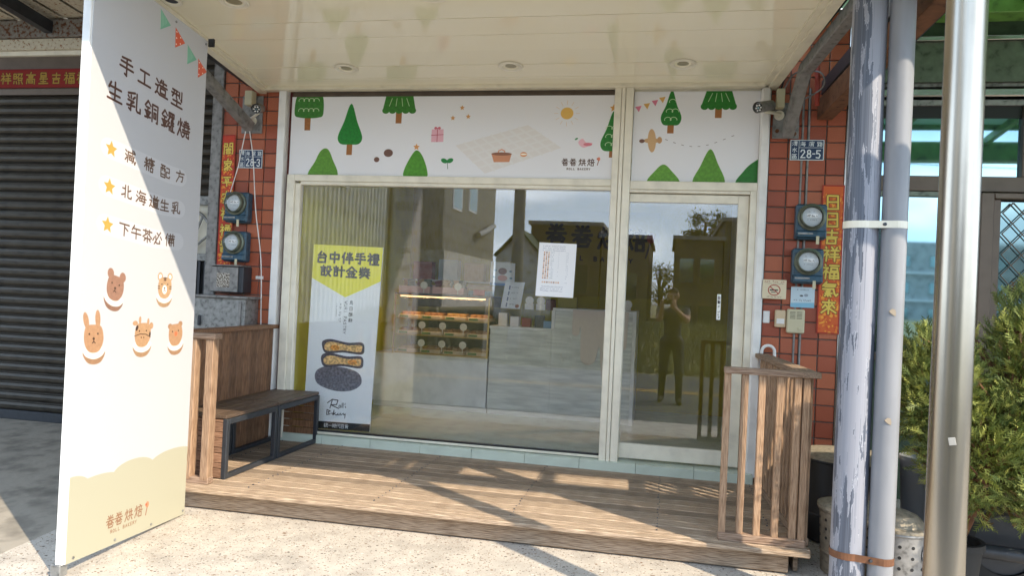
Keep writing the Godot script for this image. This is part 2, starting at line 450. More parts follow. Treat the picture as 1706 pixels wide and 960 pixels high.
func glass(alpha := 0.001) -> StandardMaterial3D:
	var m := paint(Color(0.85, 0.95, 0.92, alpha), 0.0)
	m.transparency = BaseMaterial3D.TRANSPARENCY_ALPHA
	m.metallic_specular = 0.5
	return m

# a board whose front carries a print: front corners as seen (bottom left, bottom right, top right, top left) and a thickness
func board(bl: Vector3, br: Vector3, tr: Vector3, tl: Vector3, deep: float) -> MB:
	var b := MB.new()
	var back := (br - bl).cross(tl - bl).normalized() * -deep
	var mid := (bl + br + tr + tl) / 4.0 + back / 2.0
	b.quad(bl, br, tr, tl, mid, [Vector2(0, 1), Vector2(1, 1), Vector2(1, 0), Vector2(0, 0)])
	var e := Vector2(0.004, 0.5)
	var w := [e, e, e, e]
	b.quad(bl + back, br + back, tr + back, tl + back, mid, w)
	b.quad(bl, br, br + back, bl + back, mid, w); b.quad(tl, tr, tr + back, tl + back, mid, w)
	b.quad(bl, tl, tl + back, bl + back, mid, w); b.quad(br, tr, tr + back, br + back, mid, w)
	return b

func flat_board(x0: float, x1: float, y0: float, y1: float, z: float, deep: float) -> MB:
	return board(Vector3(x0, y0, z), Vector3(x1, y0, z), Vector3(x1, y1, z), Vector3(x0, y1, z), deep)

# ------------------------------------------------------------------ prints
func words(p: Print, text: String, at: Array, size: Vector2, wide: float, col: Color, wobble := 0.0, quarter := false) -> void:
	for i in text.length():
		if G.has(text[i]): p.sign_at(G[text[i]], at[i], size, wide, col, wobble, quarter)

func row(a: Vector2, b: Vector2, count: int) -> Array:
	var s := []
	for i in count: s.append(a.lerp(b, float(i) / maxf(1.0, count - 1)))
	return s

func scribble(p: Print, a: Vector2, b: Vector2, size: float, col: Color, salt := 0) -> void:
	# small print too fine to read: short broken strokes along a line
	var r := RandomNumberGenerator.new()
	r.seed = 91 + salt
	var n := int(a.distance_to(b) / size)
	for i in n:
		if r.randf() < 0.15: continue
		var q := a.lerp(b, (i + 0.5) / n)
		var d := (b - a).normalized()
		for j in 3:
			var o := q + d * size * r.randf_range(-0.35, 0.35) + d.orthogonal() * size * r.randf_range(-0.4, 0.4)
			p.line([o - d * size * 0.25, o + d * size * 0.25] if r.randf() < 0.6 else [o - d.orthogonal() * size * 0.25, o + d.orthogonal() * size * 0.25], size * 0.13, col)

func bun(p: Print, at: Vector2, r: float, body: Color, kind: String, turn := 0.0) -> void:
	# a filled pancake with an animal face: dough, cream, lower dough
	var dark := Color(0.25, 0.17, 0.13)
	var f := func(x: float, y: float) -> Vector2: return at + Vector2(x, y).rotated(turn) * r
	p.mottle = 0.05
	p.curve([f.call(-1.0, -1.0), f.call(1.0, -1.0), f.call(0.75, -1.75), f.call(0.0, -1.98), f.call(-0.75, -1.75)], body.darkened(0.1))
	p.curve([f.call(-1.0, -0.75), f.call(1.0, -0.75), f.call(0.85, -1.35), f.call(0.0, -1.6), f.call(-0.85, -1.35)], Color(0.82, 0.81, 0.79))
	if kind == "rabbit":
		p.ell(f.call(-0.7, 1.15), Vector2(0.26, 0.6) * r, body, turn + 0.2); p.ell(f.call(0.45, 1.25), Vector2(0.26, 0.65) * r, body, turn)
	elif kind == "cow":
		p.ell(f.call(-0.95, 0.85), Vector2(0.3, 0.2) * r, body); p.ell(f.call(1.0, 0.6), Vector2(0.25, 0.28) * r, body)
		p.ell(f.call(-0.4, 1.1), Vector2(0.15, 0.3) * r, body); p.ell(f.call(0.6, 0.95), Vector2(0.14, 0.28) * r, body)
	elif kind == "pig":
		p.ell(f.call(-0.75, 0.7), Vector2(0.3, 0.25) * r, body.darkened(0.08)); p.ell(f.call(0.7, 0.8), Vector2(0.3, 0.25) * r, body.darkened(0.08))
	else:
		for s in [-1, 1]:
			p.ell(f.call(0.7 * s, 0.9), Vector2(0.36, 0.4) * r, body)
			if kind == "tiger": p.ell(f.call(0.7 * s, 0.9), Vector2(0.2, 0.24) * r, Color(0.98, 0.93, 0.88))
	p.curve([f.call(-0.95, -0.2), f.call(-0.75, 0.7), f.call(0.0, 0.85), f.call(0.78, 0.7), f.call(0.98, -0.2), f.call(0.6, -0.95), f.call(0.0, -1.15), f.call(-0.65, -0.95)], body)
	p.mottle = 0.0
	for s in [-1, 1]: p.ell(f.call(0.42 * s, 0.2), Vector2(0.075, 0.075) * r, dark)
	if kind == "tiger":
		p.ell(f.call(0, -0.3), Vector2(0.32, 0.42) * r, Color(0.98, 0.96, 0.93))
		p.line([f.call(-0.16, 0.62), f.call(0.16, 0.62)], 0.08 * r, dark); p.line([f.call(-0.2, 0.78), f.call(0.2, 0.78)], 0.08 * r, dark); p.line([f.call(0, 0.5), f.call(0, 0.85)], 0.08 * r, dark)
		for s in [-1, 1]:
			for y in [0.0, -0.2]: p.line([f.call(0.7 * s, y), f.call(0.95 * s, y)], 0.07 * r, dark)
	if kind == "cow":
		p.line([f.call(-0.95, -0.2), f.call(-0.3, -0.05), f.call(0.4, -0.1), f.call(0.95, -0.35)], 0.06 * r, dark)
		for s in [-1, 1]: p.ell(f.call(0.15 * s, -0.35), Vector2(0.06, 0.06) * r, dark)
		p.ell(f.call(-0.72, 0.45), Vector2(0.14, 0.24) * r, dark, turn - 0.4); p.ell(f.call(0.88, -0.1), Vector2(0.1, 0.2) * r, dark)
	elif kind == "pig":
		p.ell(f.call(0.05, -0.05), Vector2(0.2, 0.22) * r, Color(0.85, 0.42, 0.28))
	else:
		p.ell(f.call(0, -0.14), Vector2(0.11, 0.09) * r, dark)
		p.line([f.call(0, -0.15), f.call(0, -0.35), f.call(-0.15, -0.45)], 0.07 * r, dark); p.line([f.call(0, -0.35), f.call(0.15, -0.45)], 0.07 * r, dark)

func logo(p: Print, at: Array, size: Vector2, wide: float, col: Color, roll_a: Vector2, roll_b: Vector2, pin: Vector2) -> void:
	words(p, "卷卷烘焙", at, size, wide, col, 0.01)
	words(p, "ROLL BAKERY", row(roll_a, roll_b, 11), size * 0.26, wide * 0.5, col)
	p.ell(pin + Vector2(0, size.y * 0.2), Vector2(0.19, 0.24) * size.y, Color(0.86, 0.5, 0.38)); p.ell(pin + Vector2(-0.01, size.y * 0.22), Vector2(0.09, 0.1) * size.y, Color(0.72, 0.32, 0.2))
	p.line([pin, pin - Vector2(size.y * 0.15, size.y * 0.6)], wide, Color(0.55, 0.33, 0.24))

func sign_print() -> Texture2D:
	var p := Print.new(0.0, 0.91, 0.17, 3.03, 620.0, Color(0.725, 0.725, 0.737))
	var brown := Color(0.30, 0.18, 0.14)
	words(p, "手工造型", row(Vector2(0.242, 2.605), Vector2(0.652, 2.6), 4), Vector2(0.11, 0.1), 0.0115, brown)
	words(p, "生乳銅鑼燒", row(Vector2(0.168, 2.452), Vector2(0.722, 2.453), 5), Vector2(0.115, 0.108), 0.0115, brown)
	var lines := [["減糖配方", 2.17, [0.3, 0.448, 0.582, 0.714]], ["北海道生乳", 1.985, [0.287, 0.397, 0.502, 0.592, 0.691]], ["下午茶必備", 1.797, [0.284, 0.374, 0.463, 0.545, 0.65]]]
	for l in lines:
		p.ell(Vector2(0.15, l[1]), Vector2(0.062, 0.05), Color(0.76, 0.76, 0.77)); p.ell(Vector2(0.72, l[1]), Vector2(0.055, 0.05), Color(0.76, 0.76, 0.77))
		p.poly([Vector2(0.15, l[1] - 0.05), Vector2(0.72, l[1] - 0.05), Vector2(0.72, l[1] + 0.05), Vector2(0.15, l[1] + 0.05)], Color(0.76, 0.76, 0.77))
		p.star(Vector2(0.163, l[1]), 0.042, Color(0.72, 0.58, 0.28))
		var at := []
		for x in l[2]: at.append(Vector2(x, l[1] + 0.004))
		words(p, l[0], at, Vector2(0.082, 0.075), 0.0078, Color(0.36, 0.26, 0.2), 0.012)
	bun(p, Vector2(0.24, 1.505), 0.063, Color(0.57, 0.43, 0.36), "bear", -0.12)
	bun(p, Vector2(0.628, 1.535), 0.06, Color(0.69, 0.56, 0.43), "tiger")
	bun(p, Vector2(0.108, 1.245), 0.068, Color(0.65, 0.5, 0.38), "rabbit", 0.1)
	bun(p, Vector2(0.465, 1.275), 0.066, Color(0.67, 0.53, 0.4), "cow")
	bun(p, Vector2(0.744, 1.265), 0.064, Color(0.66, 0.51, 0.385), "pig", 0.08)
	var hill := Color(0.665, 0.65, 0.57)
	p.poly([Vector2(0, 0.1), Vector2(0.95, 0.1), Vector2(0.95, 0.54), Vector2(0, 0.54)], hill)
	for e in [[0.04, 0.09, 0.045], [0.19, 0.14, 0.03], [0.45, 0.16, 0.06], [0.78, 0.2, 0.055]]: p.ell(Vector2(e[0], 0.535), Vector2(e[1], e[2]), hill)
	logo(p, [Vector2(0.29, 0.297), Vector2(0.352, 0.297), Vector2(0.427, 0.297), Vector2(0.502, 0.297)], Vector2(0.062, 0.07), 0.0062, Color(0.52, 0.36, 0.26), Vector2(0.3, 0.242), Vector2(0.485, 0.242), Vector2(0.573, 0.3))
	var i := 0
	for f in [[0.513, 2.965], [0.644, 2.925], [0.757, 2.88], [0.862, 2.845]]:
		var a := Vector2(f[0], f[1])
		var col := Color(0.45, 0.68, 0.58) if i % 2 == 0 else Color(0.83, 0.36, 0.25)
		p.poly([a + Vector2(-0.035, 0.05), a + Vector2(0.055, 0.0), a + Vector2(-0.03, -0.06)], col)
		for j in 5: 
			if i % 2: p.ell(a + Vector2(-0.022 + 0.035 * (j % 2), 0.03 - 0.017 * j), Vector2(0.005, 0.004), Color(0.95, 0.9, 0.85))
			else: p.line([a + Vector2(-0.032 + 0.012 * j, 0.044 - 0.008 * j), a + Vector2(-0.03 + 0.012 * j, -0.05 + 0.011 * j)], 0.002, Color(0.7, 0.85, 0.78))
		i += 1
	return p.tex()

func conifer(p: Print, tip: Vector2, half: float, base: float, trunk: float, col: Color, wood := Color(0.62, 0.4, 0.2)) -> void:
	p.poly([Vector2(tip.x - 0.023, base + 0.02), Vector2(tip.x + 0.023, base + 0.02), Vector2(tip.x + 0.022, trunk), Vector2(tip.x - 0.024, trunk)], wood)
	p.mottle = 0.1
	p.curve([tip, Vector2(tip.x + half * 0.55, (tip.y * 0.55 + base * 0.45)), Vector2(tip.x + half, base + 0.06), Vector2(tip.x + half * 0.75, base + 0.005), Vector2(tip.x, base), Vector2(tip.x - half * 0.75, base + 0.005), Vector2(tip.x - half, base + 0.06), Vector2(tip.x - half * 0.55, (tip.y * 0.55 + base * 0.45))], col)
	p.mottle = 0.0

func skirt_tree(p: Print, c: float, half_top: float, half: float, top: float, base: float, trunk: float, col: Color) -> void:
	p.poly([Vector2(c - 0.024, base + 0.02), Vector2(c + 0.024, base + 0.02), Vector2(c + 0.023, trunk), Vector2(c - 0.024, trunk)], Color(0.62, 0.4, 0.2))
	p.mottle = 0.1
	p.poly([Vector2(c - half_top, top), Vector2(c + half_top, top), Vector2(c + half, base + 0.025), Vector2(c - half, base + 0.025)], col)
	for i in 5: p.ell(Vector2(c + half * (-0.8 + 0.4 * i), base + 0.025), Vector2(half * 0.22, 0.024), col)
	p.mottle = 0.0
	for i in 4: p.line([Vector2(c + half_top * (-0.55 + 0.36 * i), base + 0.12), Vector2(c + half * (-0.6 + 0.4 * i), base + 0.06)], 0.004, Color(0.82, 0.87, 0.72))

func mound(p: Print, pts: Array, col: Color) -> void:
	p.mottle = 0.1
	p.curve(pts, col)
	p.mottle = 0.0

func loops(p: Print, a: Vector2, n: int) -> void:
	var s := []
	for i in n * 10: s.append(a + Vector2(0.0042 * i - 0.012 * sin(TAU * i / 10.0), 0.012 * (1.0 - cos(TAU * i / 10.0))))
	p.line(s, 0.004, Color(0.82, 0.87, 0.72))

func banner_print_wide() -> Texture2D:
	var p := Print.new(-2.98, -0.44, 2.395, 3.01, 560.0, Color(0.9, 0.9, 0.915))
	var g := Color(0.2, 0.47, 0.13)
	var deep := Color(0.08, 0.5, 0.15)
	var moss := Color(0.35, 0.56, 0.15)
	p.mottle = 0.1
	p.poly([Vector2(-2.867, 2.87), Vector2(-2.815, 2.87), Vector2(-2.816, 2.745), Vector2(-2.864, 2.745)], Color(0.62, 0.4, 0.2))
	p.curve([Vector2(-2.92, 3.05), Vector2(-2.74, 3.05), Vector2(-2.71, 2.88), Vector2(-2.76, 2.845), Vector2(-2.9, 2.845), Vector2(-2.955, 2.88)], g)
	p.mottle = 0.0
	for y in [2.975, 2.895]: loops(p, Vector2(-2.92, y), 4)
	conifer(p, Vector2(-2.478, 2.956), 0.101, 2.635, 2.553, deep)
	skirt_tree(p, -2.085, 0.108, 0.134, 3.02, 2.875, 2.801, g)
	mound(p, [Vector2(-2.81, 2.38), Vector2(-2.76, 2.5), Vector2(-2.715, 2.585), Vector2(-2.66, 2.598), Vector2(-2.615, 2.52), Vector2(-2.573, 2.38)], moss)
	mound(p, [Vector2(-2.01, 2.385), Vector2(-2.022, 2.44), Vector2(-1.97, 2.55), Vector2(-1.927, 2.594), Vector2(-1.88, 2.55), Vector2(-1.837, 2.44), Vector2(-1.85, 2.385)], Color(0.3, 0.56, 0.13))
	p.star(Vector2(-1.931, 2.619), 0.027, Color(0.85, 0.6, 0.35))
	p.ell(Vector2(-2.249, 2.519), Vector2(0.022, 0.02), Color(0.43, 0.3, 0.25)); p.ell(Vector2(-2.156, 2.571), Vector2(0.037, 0.03), Color(0.43, 0.3, 0.25))
	p.poly([Vector2(-1.815, 2.755), Vector2(-1.722, 2.757), Vector2(-1.72, 2.66), Vector2(-1.817, 2.658)], Color(0.88, 0.68, 0.73))
	p.line([Vector2(-1.77, 2.765), Vector2(-1.77, 2.66)], 0.004, Color(0.68, 0.2, 0.25)); p.line([Vector2(-1.817, 2.71), Vector2(-1.722, 2.716)], 0.004, Color(0.68, 0.2, 0.25))
	for s in [-1, 1]: p.ell(Vector2(-1.77 + 0.014 * s, 2.765), Vector2(0.012, 0.01), Color(0.8, 0.4, 0.45))
	p.ell(Vector2(-1.705, 2.515), Vector2(0.027, 0.017), Color(0.1, 0.5, 0.22), -0.4); p.ell(Vector2(-1.66, 2.517), Vector2(0.027, 0.017), Color(0.1, 0.5, 0.22), 0.4)
	p.line([Vector2(-1.68, 2.51), Vector2(-1.675, 2.455)], 0.004, Color(0.2, 0.4, 0.25))
	for s in [Vector2(-1.653, 2.842), Vector2(-1.583, 2.92), Vector2(-1.533, 2.853)]: p.star(s, 0.02, Color(0.8, 0.58, 0.33))
	p.poly([Vector2(-1.622, 2.633), Vector2(-1.072, 2.79), Vector2(-0.814, 2.621), Vector2(-1.384, 2.423)], Color(0.875, 0.862, 0.852))
	for i in 7:
		var t := (i + 1) / 8.0
		p.line([Vector2(-1.622, 2.633).lerp(Vector2(-1.072, 2.79), t), Vector2(-1.384, 2.423).lerp(Vector2(-0.814, 2.621), t)], 0.016, Color(0.89, 0.882, 0.875))
		if i < 4: p.line([Vector2(-1.622, 2.633).lerp(Vector2(-1.384, 2.423), (i + 1) / 5.0), Vector2(-1.072, 2.79).lerp(Vector2(-0.814, 2.621), (i + 1) / 5.0)], 0.014, Color(0.89, 0.882, 0.875))
	p.line([Vector2(-1.29, 2.57), Vector2(-1.285, 2.595), Vector2(-1.262, 2.605), Vector2(-1.24, 2.595), Vector2(-1.236, 2.57)], 0.009, Color(0.85, 0.6, 0.48))
	p.poly([Vector2(-1.34, 2.574), Vector2(-1.185, 2.575), Vector2(-1.2, 2.512), Vector2(-1.319, 2.509)], Color(0.8, 0.55, 0.41)); p.ell(Vector2(-1.262, 2.572), Vector2(0.078, 0.012), Color(0.55, 0.36, 0.27))
	p.ell(Vector2(-1.094, 2.57), Vector2(0.026, 0.018), Color(0.86, 0.6, 0.4)); p.ell(Vector2(-1.094, 2.571), Vector2(0.024, 0.006), Color(0.97, 0.94, 0.9))
	p.ell(Vector2(-0.783, 2.877), Vector2(0.047, 0.044), Color(0.89, 0.71, 0.36))
	for i in 12: p.line([Vector2(-0.783, 2.877) + Vector2.from_angle(TAU * i / 12) * 0.066, Vector2(-0.783, 2.877) + Vector2.from_angle(TAU * i / 12) * 0.094], 0.003, Color(0.88, 0.78, 0.66))
	p.curve([Vector2(-0.69, 2.665), Vector2(-0.66, 2.69), Vector2(-0.63, 2.66), Vector2(-0.585, 2.658), Vector2(-0.64, 2.625), Vector2(-0.672, 2.635)], Color(0.92, 0.72, 0.76)); p.ell(Vector2(-0.62, 2.648), Vector2(0.032, 0.012), Color(0.84, 0.47, 0.52))
	p.ell(Vector2(-0.705, 2.688), Vector2(0.013, 0.006), Color(0.2, 0.5, 0.3), 0.5)
	p.poly([Vector2(-1.875, 2.4), Vector2(-1.875, 2.4), Vector2(-1.875, 2.4)], moss)
	conifer(p, Vector2(-0.438, 2.895), 0.09, 2.6, 2.553, Color(0.12, 0.47, 0.13))
	for y in [2.76, 2.7, 2.64]: loops(p, Vector2(-0.49, y), 2)
	p.star(Vector2(-0.442, 2.915), 0.03, Color(0.85, 0.62, 0.3))
	logo(p, [Vector2(-0.782, 2.516), Vector2(-0.723, 2.516), Vector2(-0.655, 2.516), Vector2(-0.592, 2.516)], Vector2(0.052, 0.056), 0.0055, Color(0.3, 0.2, 0.16), Vector2(-0.762, 2.466), Vector2(-0.6, 2.466), Vector2(-0.535, 2.53))
	return p.tex()

func banner_print_small() -> Texture2D:
	var p := Print.new(-0.298, 0.6, 2.385, 3.035, 560.0, Color(0.9, 0.9, 0.915))
	var i := 0
	for f in [Vector2(-0.266, 2.91), Vector2(-0.205, 2.93), Vector2(-0.147, 2.953), Vector2(-0.094, 2.975)]:
		p.poly([f + Vector2(-0.025, 0.014), f + Vector2(0.022, 0.022), f + Vector2(0.004, -0.024)], Color(0.84, 0.48, 0.58) if i % 2 == 0 else Color(0.85, 0.66, 0.35))
		i += 1
	conifer(p, Vector2(-0.026, 3.045), 0.074, 2.79, 2.732, Color(0.1, 0.46, 0.12))
	loops(p, Vector2(-0.04, 2.955), 1); loops(p, Vector2(-0.06, 2.885), 2); loops(p, Vector2(-0.07, 2.825), 2)
	skirt_tree(p, 0.31, 0.085, 0.125, 3.05, 2.9, 2.843, Color(0.12, 0.46, 0.12))
	p.ell(Vector2(-0.16, 2.678), Vector2(0.058, 0.019), Color(0.78, 0.62, 0.43)); p.ell(Vector2(-0.158, 2.678), Vector2(0.03, 0.085), Color(0.8, 0.65, 0.47), 0.06)
	p.ell(Vector2(-0.102, 2.682), Vector2(0.018, 0.024), Color(0.75, 0.58, 0.4)); p.ell(Vector2(-0.23, 2.675), Vector2(0.02, 0.014), Color(0.42, 0.27, 0.2))
	for k in 9:
		var t := k / 8.0
		var a := Vector2(-0.06 + 0.47 * t, 2.688 - 0.055 * sin(t * 3.4) + 0.01 * t)
		p.line([a, a + Vector2(0.016, -0.006 * cos(t * 3.4))], 0.003, Color(0.4, 0.35, 0.33))
	mound(p, [Vector2(-0.175, 2.37), Vector2(-0.12, 2.465), Vector2(-0.065, 2.506), Vector2(-0.01, 2.465), Vector2(0.05, 2.37)], Color(0.38, 0.6, 0.18))
	mound(p, [Vector2(0.155, 2.37), Vector2(0.2, 2.5), Vector2(0.264, 2.62), Vector2(0.32, 2.52), Vector2(0.37, 2.37)], Color(0.35, 0.57, 0.16))
	mound(p, [Vector2(0.46, 2.37), Vector2(0.5, 2.46), Vector2(0.57, 2.53), Vector2(0.66, 2.56), Vector2(0.7, 2.37)], Color(0.12, 0.45, 0.12))
	return p.tex()

func poster_print() -> Texture2D:
	# width 0.58, height 1.47
	var p := Print.new(0.0, 0.58, 0.0, 1.47, 640.0, Color(0.93, 0.95, 0.96))
	var yellow := Color(0.93, 0.91, 0.12)
	p.poly([Vector2(0, 1.47), Vector2(0.58, 1.47), Vector2(0.58, 1.2), Vector2(0.29, 1.06), Vector2(0, 1.2)], yellow)
	words(p, "台中伴手禮", row(Vector2(0.075, 1.372), Vector2(0.505, 1.372), 5), Vector2(0.094, 0.094), 0.0155, Color(0.1, 0.1, 0.07))
	words(p, "設計金獎", row(Vector2(0.115, 1.262), Vector2(0.44, 1.262), 4), Vector2(0.094, 0.09), 0.015, Color(0.1, 0.1, 0.07))
	words(p, "WURI PASTRY", row(Vector2(0.3, 1.02), Vector2(0.3, 0.78), 11), Vector2(0.024, 0.026), 0.0028, Color(0.25, 0.26, 0.28), 0.0, true)
	words(p, "烏日酥餅", row(Vector2(0.345, 1.02), Vector2(0.345, 0.88), 4), Vector2(0.034, 0.034), 0.003, Color(0.25, 0.26, 0.28))
	scribble(p, Vector2(0.255, 1.01), Vector2(0.255, 0.86), 0.019, Color(0.25, 0.26, 0.28), 5); scribble(p, Vector2(0.225, 1.01), Vector2(0.225, 0.9), 0.008, Color(0.3, 0.3, 0.33), 6)
	# pictured pastry: two cut halves on a whole, dark grey crust with pale filling
	var crust := Color(0.27, 0.28, 0.33)
	p.mottle = 0.28
	p.curve([Vector2(0.1, 0.36), Vector2(0.08, 0.45), Vector2(0.16, 0.5), Vector2(0.32, 0.5), Vector2(0.45, 0.46), Vector2(0.48, 0.38), Vector2(0.4, 0.32), Vector2(0.25, 0.31)], crust.lightened(0.2))
	for y in [[0.545, 0.0], [0.655, 0.01]]:
		p.curve([Vector2(0.12, y[0] + y[1]), Vector2(0.13, y[0] + 0.05), Vector2(0.2, y[0] + 0.065), Vector2(0.34, y[0] + 0.045), Vector2(0.46, y[0] + 0.05), Vector2(0.485, y[0]), Vector2(0.46, y[0] - 0.045), Vector2(0.3, y[0] - 0.035), Vector2(0.16, y[0] - 0.05)], crust)
		p.mottle = 0.3
		p.curve([Vector2(0.14, y[0]), Vector2(0.16, y[0] + 0.035), Vector2(0.22, y[0] + 0.045), Vector2(0.34, y[0] + 0.025), Vector2(0.45, y[0] + 0.03), Vector2(0.465, y[0]), Vector2(0.44, y[0] - 0.028), Vector2(0.3, y[0] - 0.018), Vector2(0.17, y[0] - 0.03)], Color(0.88, 0.72, 0.48))
		p.ell(Vector2(0.23 if y[1] > 0 else 0.39, y[0]), Vector2(0.04, 0.022), Color(0.85, 0.57, 0.24))
		p.mottle = 0.28
	p.mottle = 0.0
	var ink := Color(0.12, 0.12, 0.13)
	p.line([Vector2(0.2, 0.21), Vector2(0.24, 0.24), Vector2(0.29, 0.235), Vector2(0.28, 0.2), Vector2(0.23, 0.195), Vector2(0.3, 0.17)], 0.007, ink); p.line([Vector2(0.24, 0.235), Vector2(0.225, 0.17)], 0.007, ink)
	p.ell(Vector2(0.31, 0.187), Vector2(0.011, 0.012), ink); p.ell(Vector2(0.31, 0.187), Vector2(0.006, 0.007), Color(0.88, 0.9, 0.92))
	for x in [0.328, 0.338]: p.line([Vector2(x, 0.215), Vector2(x, 0.178)], 0.0045, ink)
	p.line([Vector2(0.355, 0.215), Vector2(0.352, 0.2)], 0.004, ink); p.line([Vector2(0.362, 0.19), Vector2(0.355, 0.185), Vector2(0.362, 0.178)], 0.004, ink)
	p.line([Vector2(0.2, 0.155), Vector2(0.2, 0.115), Vector2(0.225, 0.12), Vector2(0.21, 0.137), Vector2(0.23, 0.145), Vector2(0.2, 0.155)], 0.006, ink)
	p.line(row(Vector2(0.235, 0.125), Vector2(0.25, 0.13), 3) + [Vector2(0.255, 0.115), Vector2(0.262, 0.155), Vector2(0.262, 0.118), Vector2(0.275, 0.135), Vector2(0.268, 0.126), Vector2(0.283, 0.115), Vector2(0.3, 0.13), Vector2(0.29, 0.118), Vector2(0.31, 0.118), Vector2(0.318, 0.133), Vector2(0.325, 0.118), Vector2(0.345, 0.133), Vector2(0.35, 0.12), Vector2(0.362, 0.13), Vector2(0.358, 0.095)], 0.005, ink)
	p.poly([Vector2(0, 0), Vector2(0.58, 0), Vector2(0.58, 0.06), Vector2(0, 0.06)], Color(0.1, 0.11, 0.13))
	words(p, "統一時代百貨", row(Vector2(0.2, 0.03), Vector2(0.38, 0.03), 6), Vector2(0.034, 0.036), 0.0042, Color(0.9, 0.9, 0.9))
	return p.tex()

func couplet_print(text: String, w: float, h: float, side: bool, base := Color(0.7, 0.13, 0.1)) -> Texture2D:
	var p := Print.new(0.0, w, 0.0, h, 480.0, base)
	var r := RandomNumberGenerator.new()
	r.seed = text.length() * 7 + 3
	var gold := Color(0.87, 0.76, 0.33)
	if side:
		for i in 330: p.ell(Vector2(r.randf() * w, r.randf() * h * 0.94), Vector2(r.randf_range(0.004, 0.016), r.randf_range(0.004, 0.012)), [Color(0.86, 0.5, 0.16), Color(0.78, 0.3, 0.1), Color(0.9, 0.62, 0.2)][i % 3], r.randf() * 3.0)
	var n := text.length()
	var at := []
	var s := 0.0
	if h > w:
		s = minf(w * 0.74, h * 0.92 / n)
		at = row(Vector2(w / 2, h * 0.95 - s * 0.6), Vector2(w / 2, h * (0.13 if side else 0.06) + s * 0.5), n)
	else:
		s = h * 0.62
		at = row(Vector2(w * 0.06, h / 2), Vector2(w * 0.94, h / 2), n)
	words(p, text, at, Vector2(s, s), s * 0.19, Color(0.32, 0.2, 0.06), 0.02)
	words(p, text, at, Vector2(s, s), s * 0.125, gold, 0.02)
	p.line([Vector2(0.004, 0.004), Vector2(w - 0.004, 0.004), Vector2(w - 0.004, h - 0.004), Vector2(0.004, h - 0.004), Vector2(0.004, 0.004)], 0.006, Color(0.55, 0.08, 0.08))
	return p.tex()

func plate_print(last: String) -> Texture2D:
	var p := Print.new(0.0, 0.224, 0.0, 0.144, 1200.0, Color(0.1, 0.2, 0.34))
	var w := Color(0.88, 0.9, 0.9)
	p.line([Vector2(0.003, 0.003), Vector2(0.221, 0.003), Vector2(0.221, 0.141), Vector2(0.003, 0.141), Vector2(0.003, 0.003)], 0.005, w)
	p.line([Vector2(0.058, 0.003), Vector2(0.058, 0.141)], 0.003, w); p.line([Vector2(0.058, 0.089), Vector2(0.221, 0.089)], 0.003, w)
	words(p, "清水區", row(Vector2(0.03, 0.118), Vector2(0.03, 0.027), 3), Vector2(0.036, 0.036), 0.0036, w)
	words(p, "海濱路", row(Vector2(0.083, 0.115), Vector2(0.195, 0.115), 3), Vector2(0.036, 0.036), 0.0036, w)
	words(p, "28-" + last, [Vector2(0.085, 0.046), Vector2(0.126, 0.046), Vector2(0.157, 0.046), Vector2(0.187, 0.043)], Vector2(0.04, 0.06), 0.008, w)
	return p.tex()

# ------------------------------------------------------------------ scene
func cy(z: float) -> float:
	return 3.07 + 0.0615 * z

func cx(x: float, z: float) -> float:
	return x + 0.108 * z

func gy(z: float) -> float:
	return clampf(0.247 - 0.055 * z, 0.014, 0.25)

func _ready() -> void:
	rng.seed = 20240611
	var cam := Camera3D.new()
	cam.name = "camera"
	add_child(cam)
	cam.position = Vector3(0, 1.53, 5.6)
	cam.rotation = Vector3(0.008693, 0.200044, 0.046441)
	cam.fov = 41.06
	cam.near = 0.02
	cam.far = 900.0
	cam.current = true
	var env := Environment.new()
	env.background_mode = Environment.BG_SKY
	var sky := Sky.new()
	var sm := ProceduralSkyMaterial.new()
	sm.sky_top_color = Color(0.46, 0.545, 0.64)
	sm.sky_horizon_color = Color(0.74, 0.79, 0.83)
	sm.sky_curve = 0.12
	sm.ground_bottom_color = Color(0.3, 0.3, 0.29)
	sm.ground_horizon_color = Color(0.62, 0.68, 0.72)
	sm.sky_cover = clouds()
	sm.sky_cover_modulate = Color(1, 1, 1, 0.8)
	sm.sky_energy_multiplier = 1.5
	sky.sky_material = sm
	env.sky = sky
	env.tonemap_mode = Environment.TONE_MAPPER_LINEAR
	env.tonemap_exposure = 2.7
	env.sdfgi_enabled = true
	env.ssao_enabled = true
	env.ssil_enabled = true
	var we := WorldEnvironment.new()
	we.name = "world"
	we.environment = env
	add_child(we)
	var sun := DirectionalLight3D.new()
	sun.name = "sun"
	add_child(sun)
	sun.look_at_from_position(SUN * 50.0, Vector3.ZERO)
	sun.light_energy = 0.88
	sun.light_color = Color(1.0, 0.94, 0.84)
	sun.light_angular_distance = 0.5
	sun.shadow_enabled = true
	materials()
	ground()
	shop_shell()
	shopfront()
	pillars()
	canopy()
	shutter_bay()
	neighbour()
	deck()
	opposite()
	interior()
	sign_panel()
	benches()
	wall_fittings()
	poles()
	plants_and_bins()
	scooter()
	photographer()

func clouds() -> Texture2D:
	var f := FastNoiseLite.new()
	f.seed = 4
	f.noise_type = FastNoiseLite.TYPE_SIMPLEX_SMOOTH
	f.frequency = 1.5
	f.fractal_octaves = 5
	var im := Image.create(768, 384, false, Image.FORMAT_RGBA8)
	for y in 384:
		var e := PI * (0.5 - (y + 0.5) / 384.0)
		for x in 768:
			if e < -0.02:
				im.set_pixel(x, y, Color(0, 0, 0, 0))
				continue
			var a := TAU * x / 768.0
			var k := 1.0 / (sin(e) + 0.22)
			var d := f.get_noise_3d(cos(a) * cos(e) * k, 0.6 * k, sin(a) * cos(e) * k)
			var c := smoothstep(-0.05, 0.45, d)
			im.set_pixel(x, y, Color(0.9, 0.885, 0.86, c * 0.8))
	return ImageTexture.create_from_image(im)

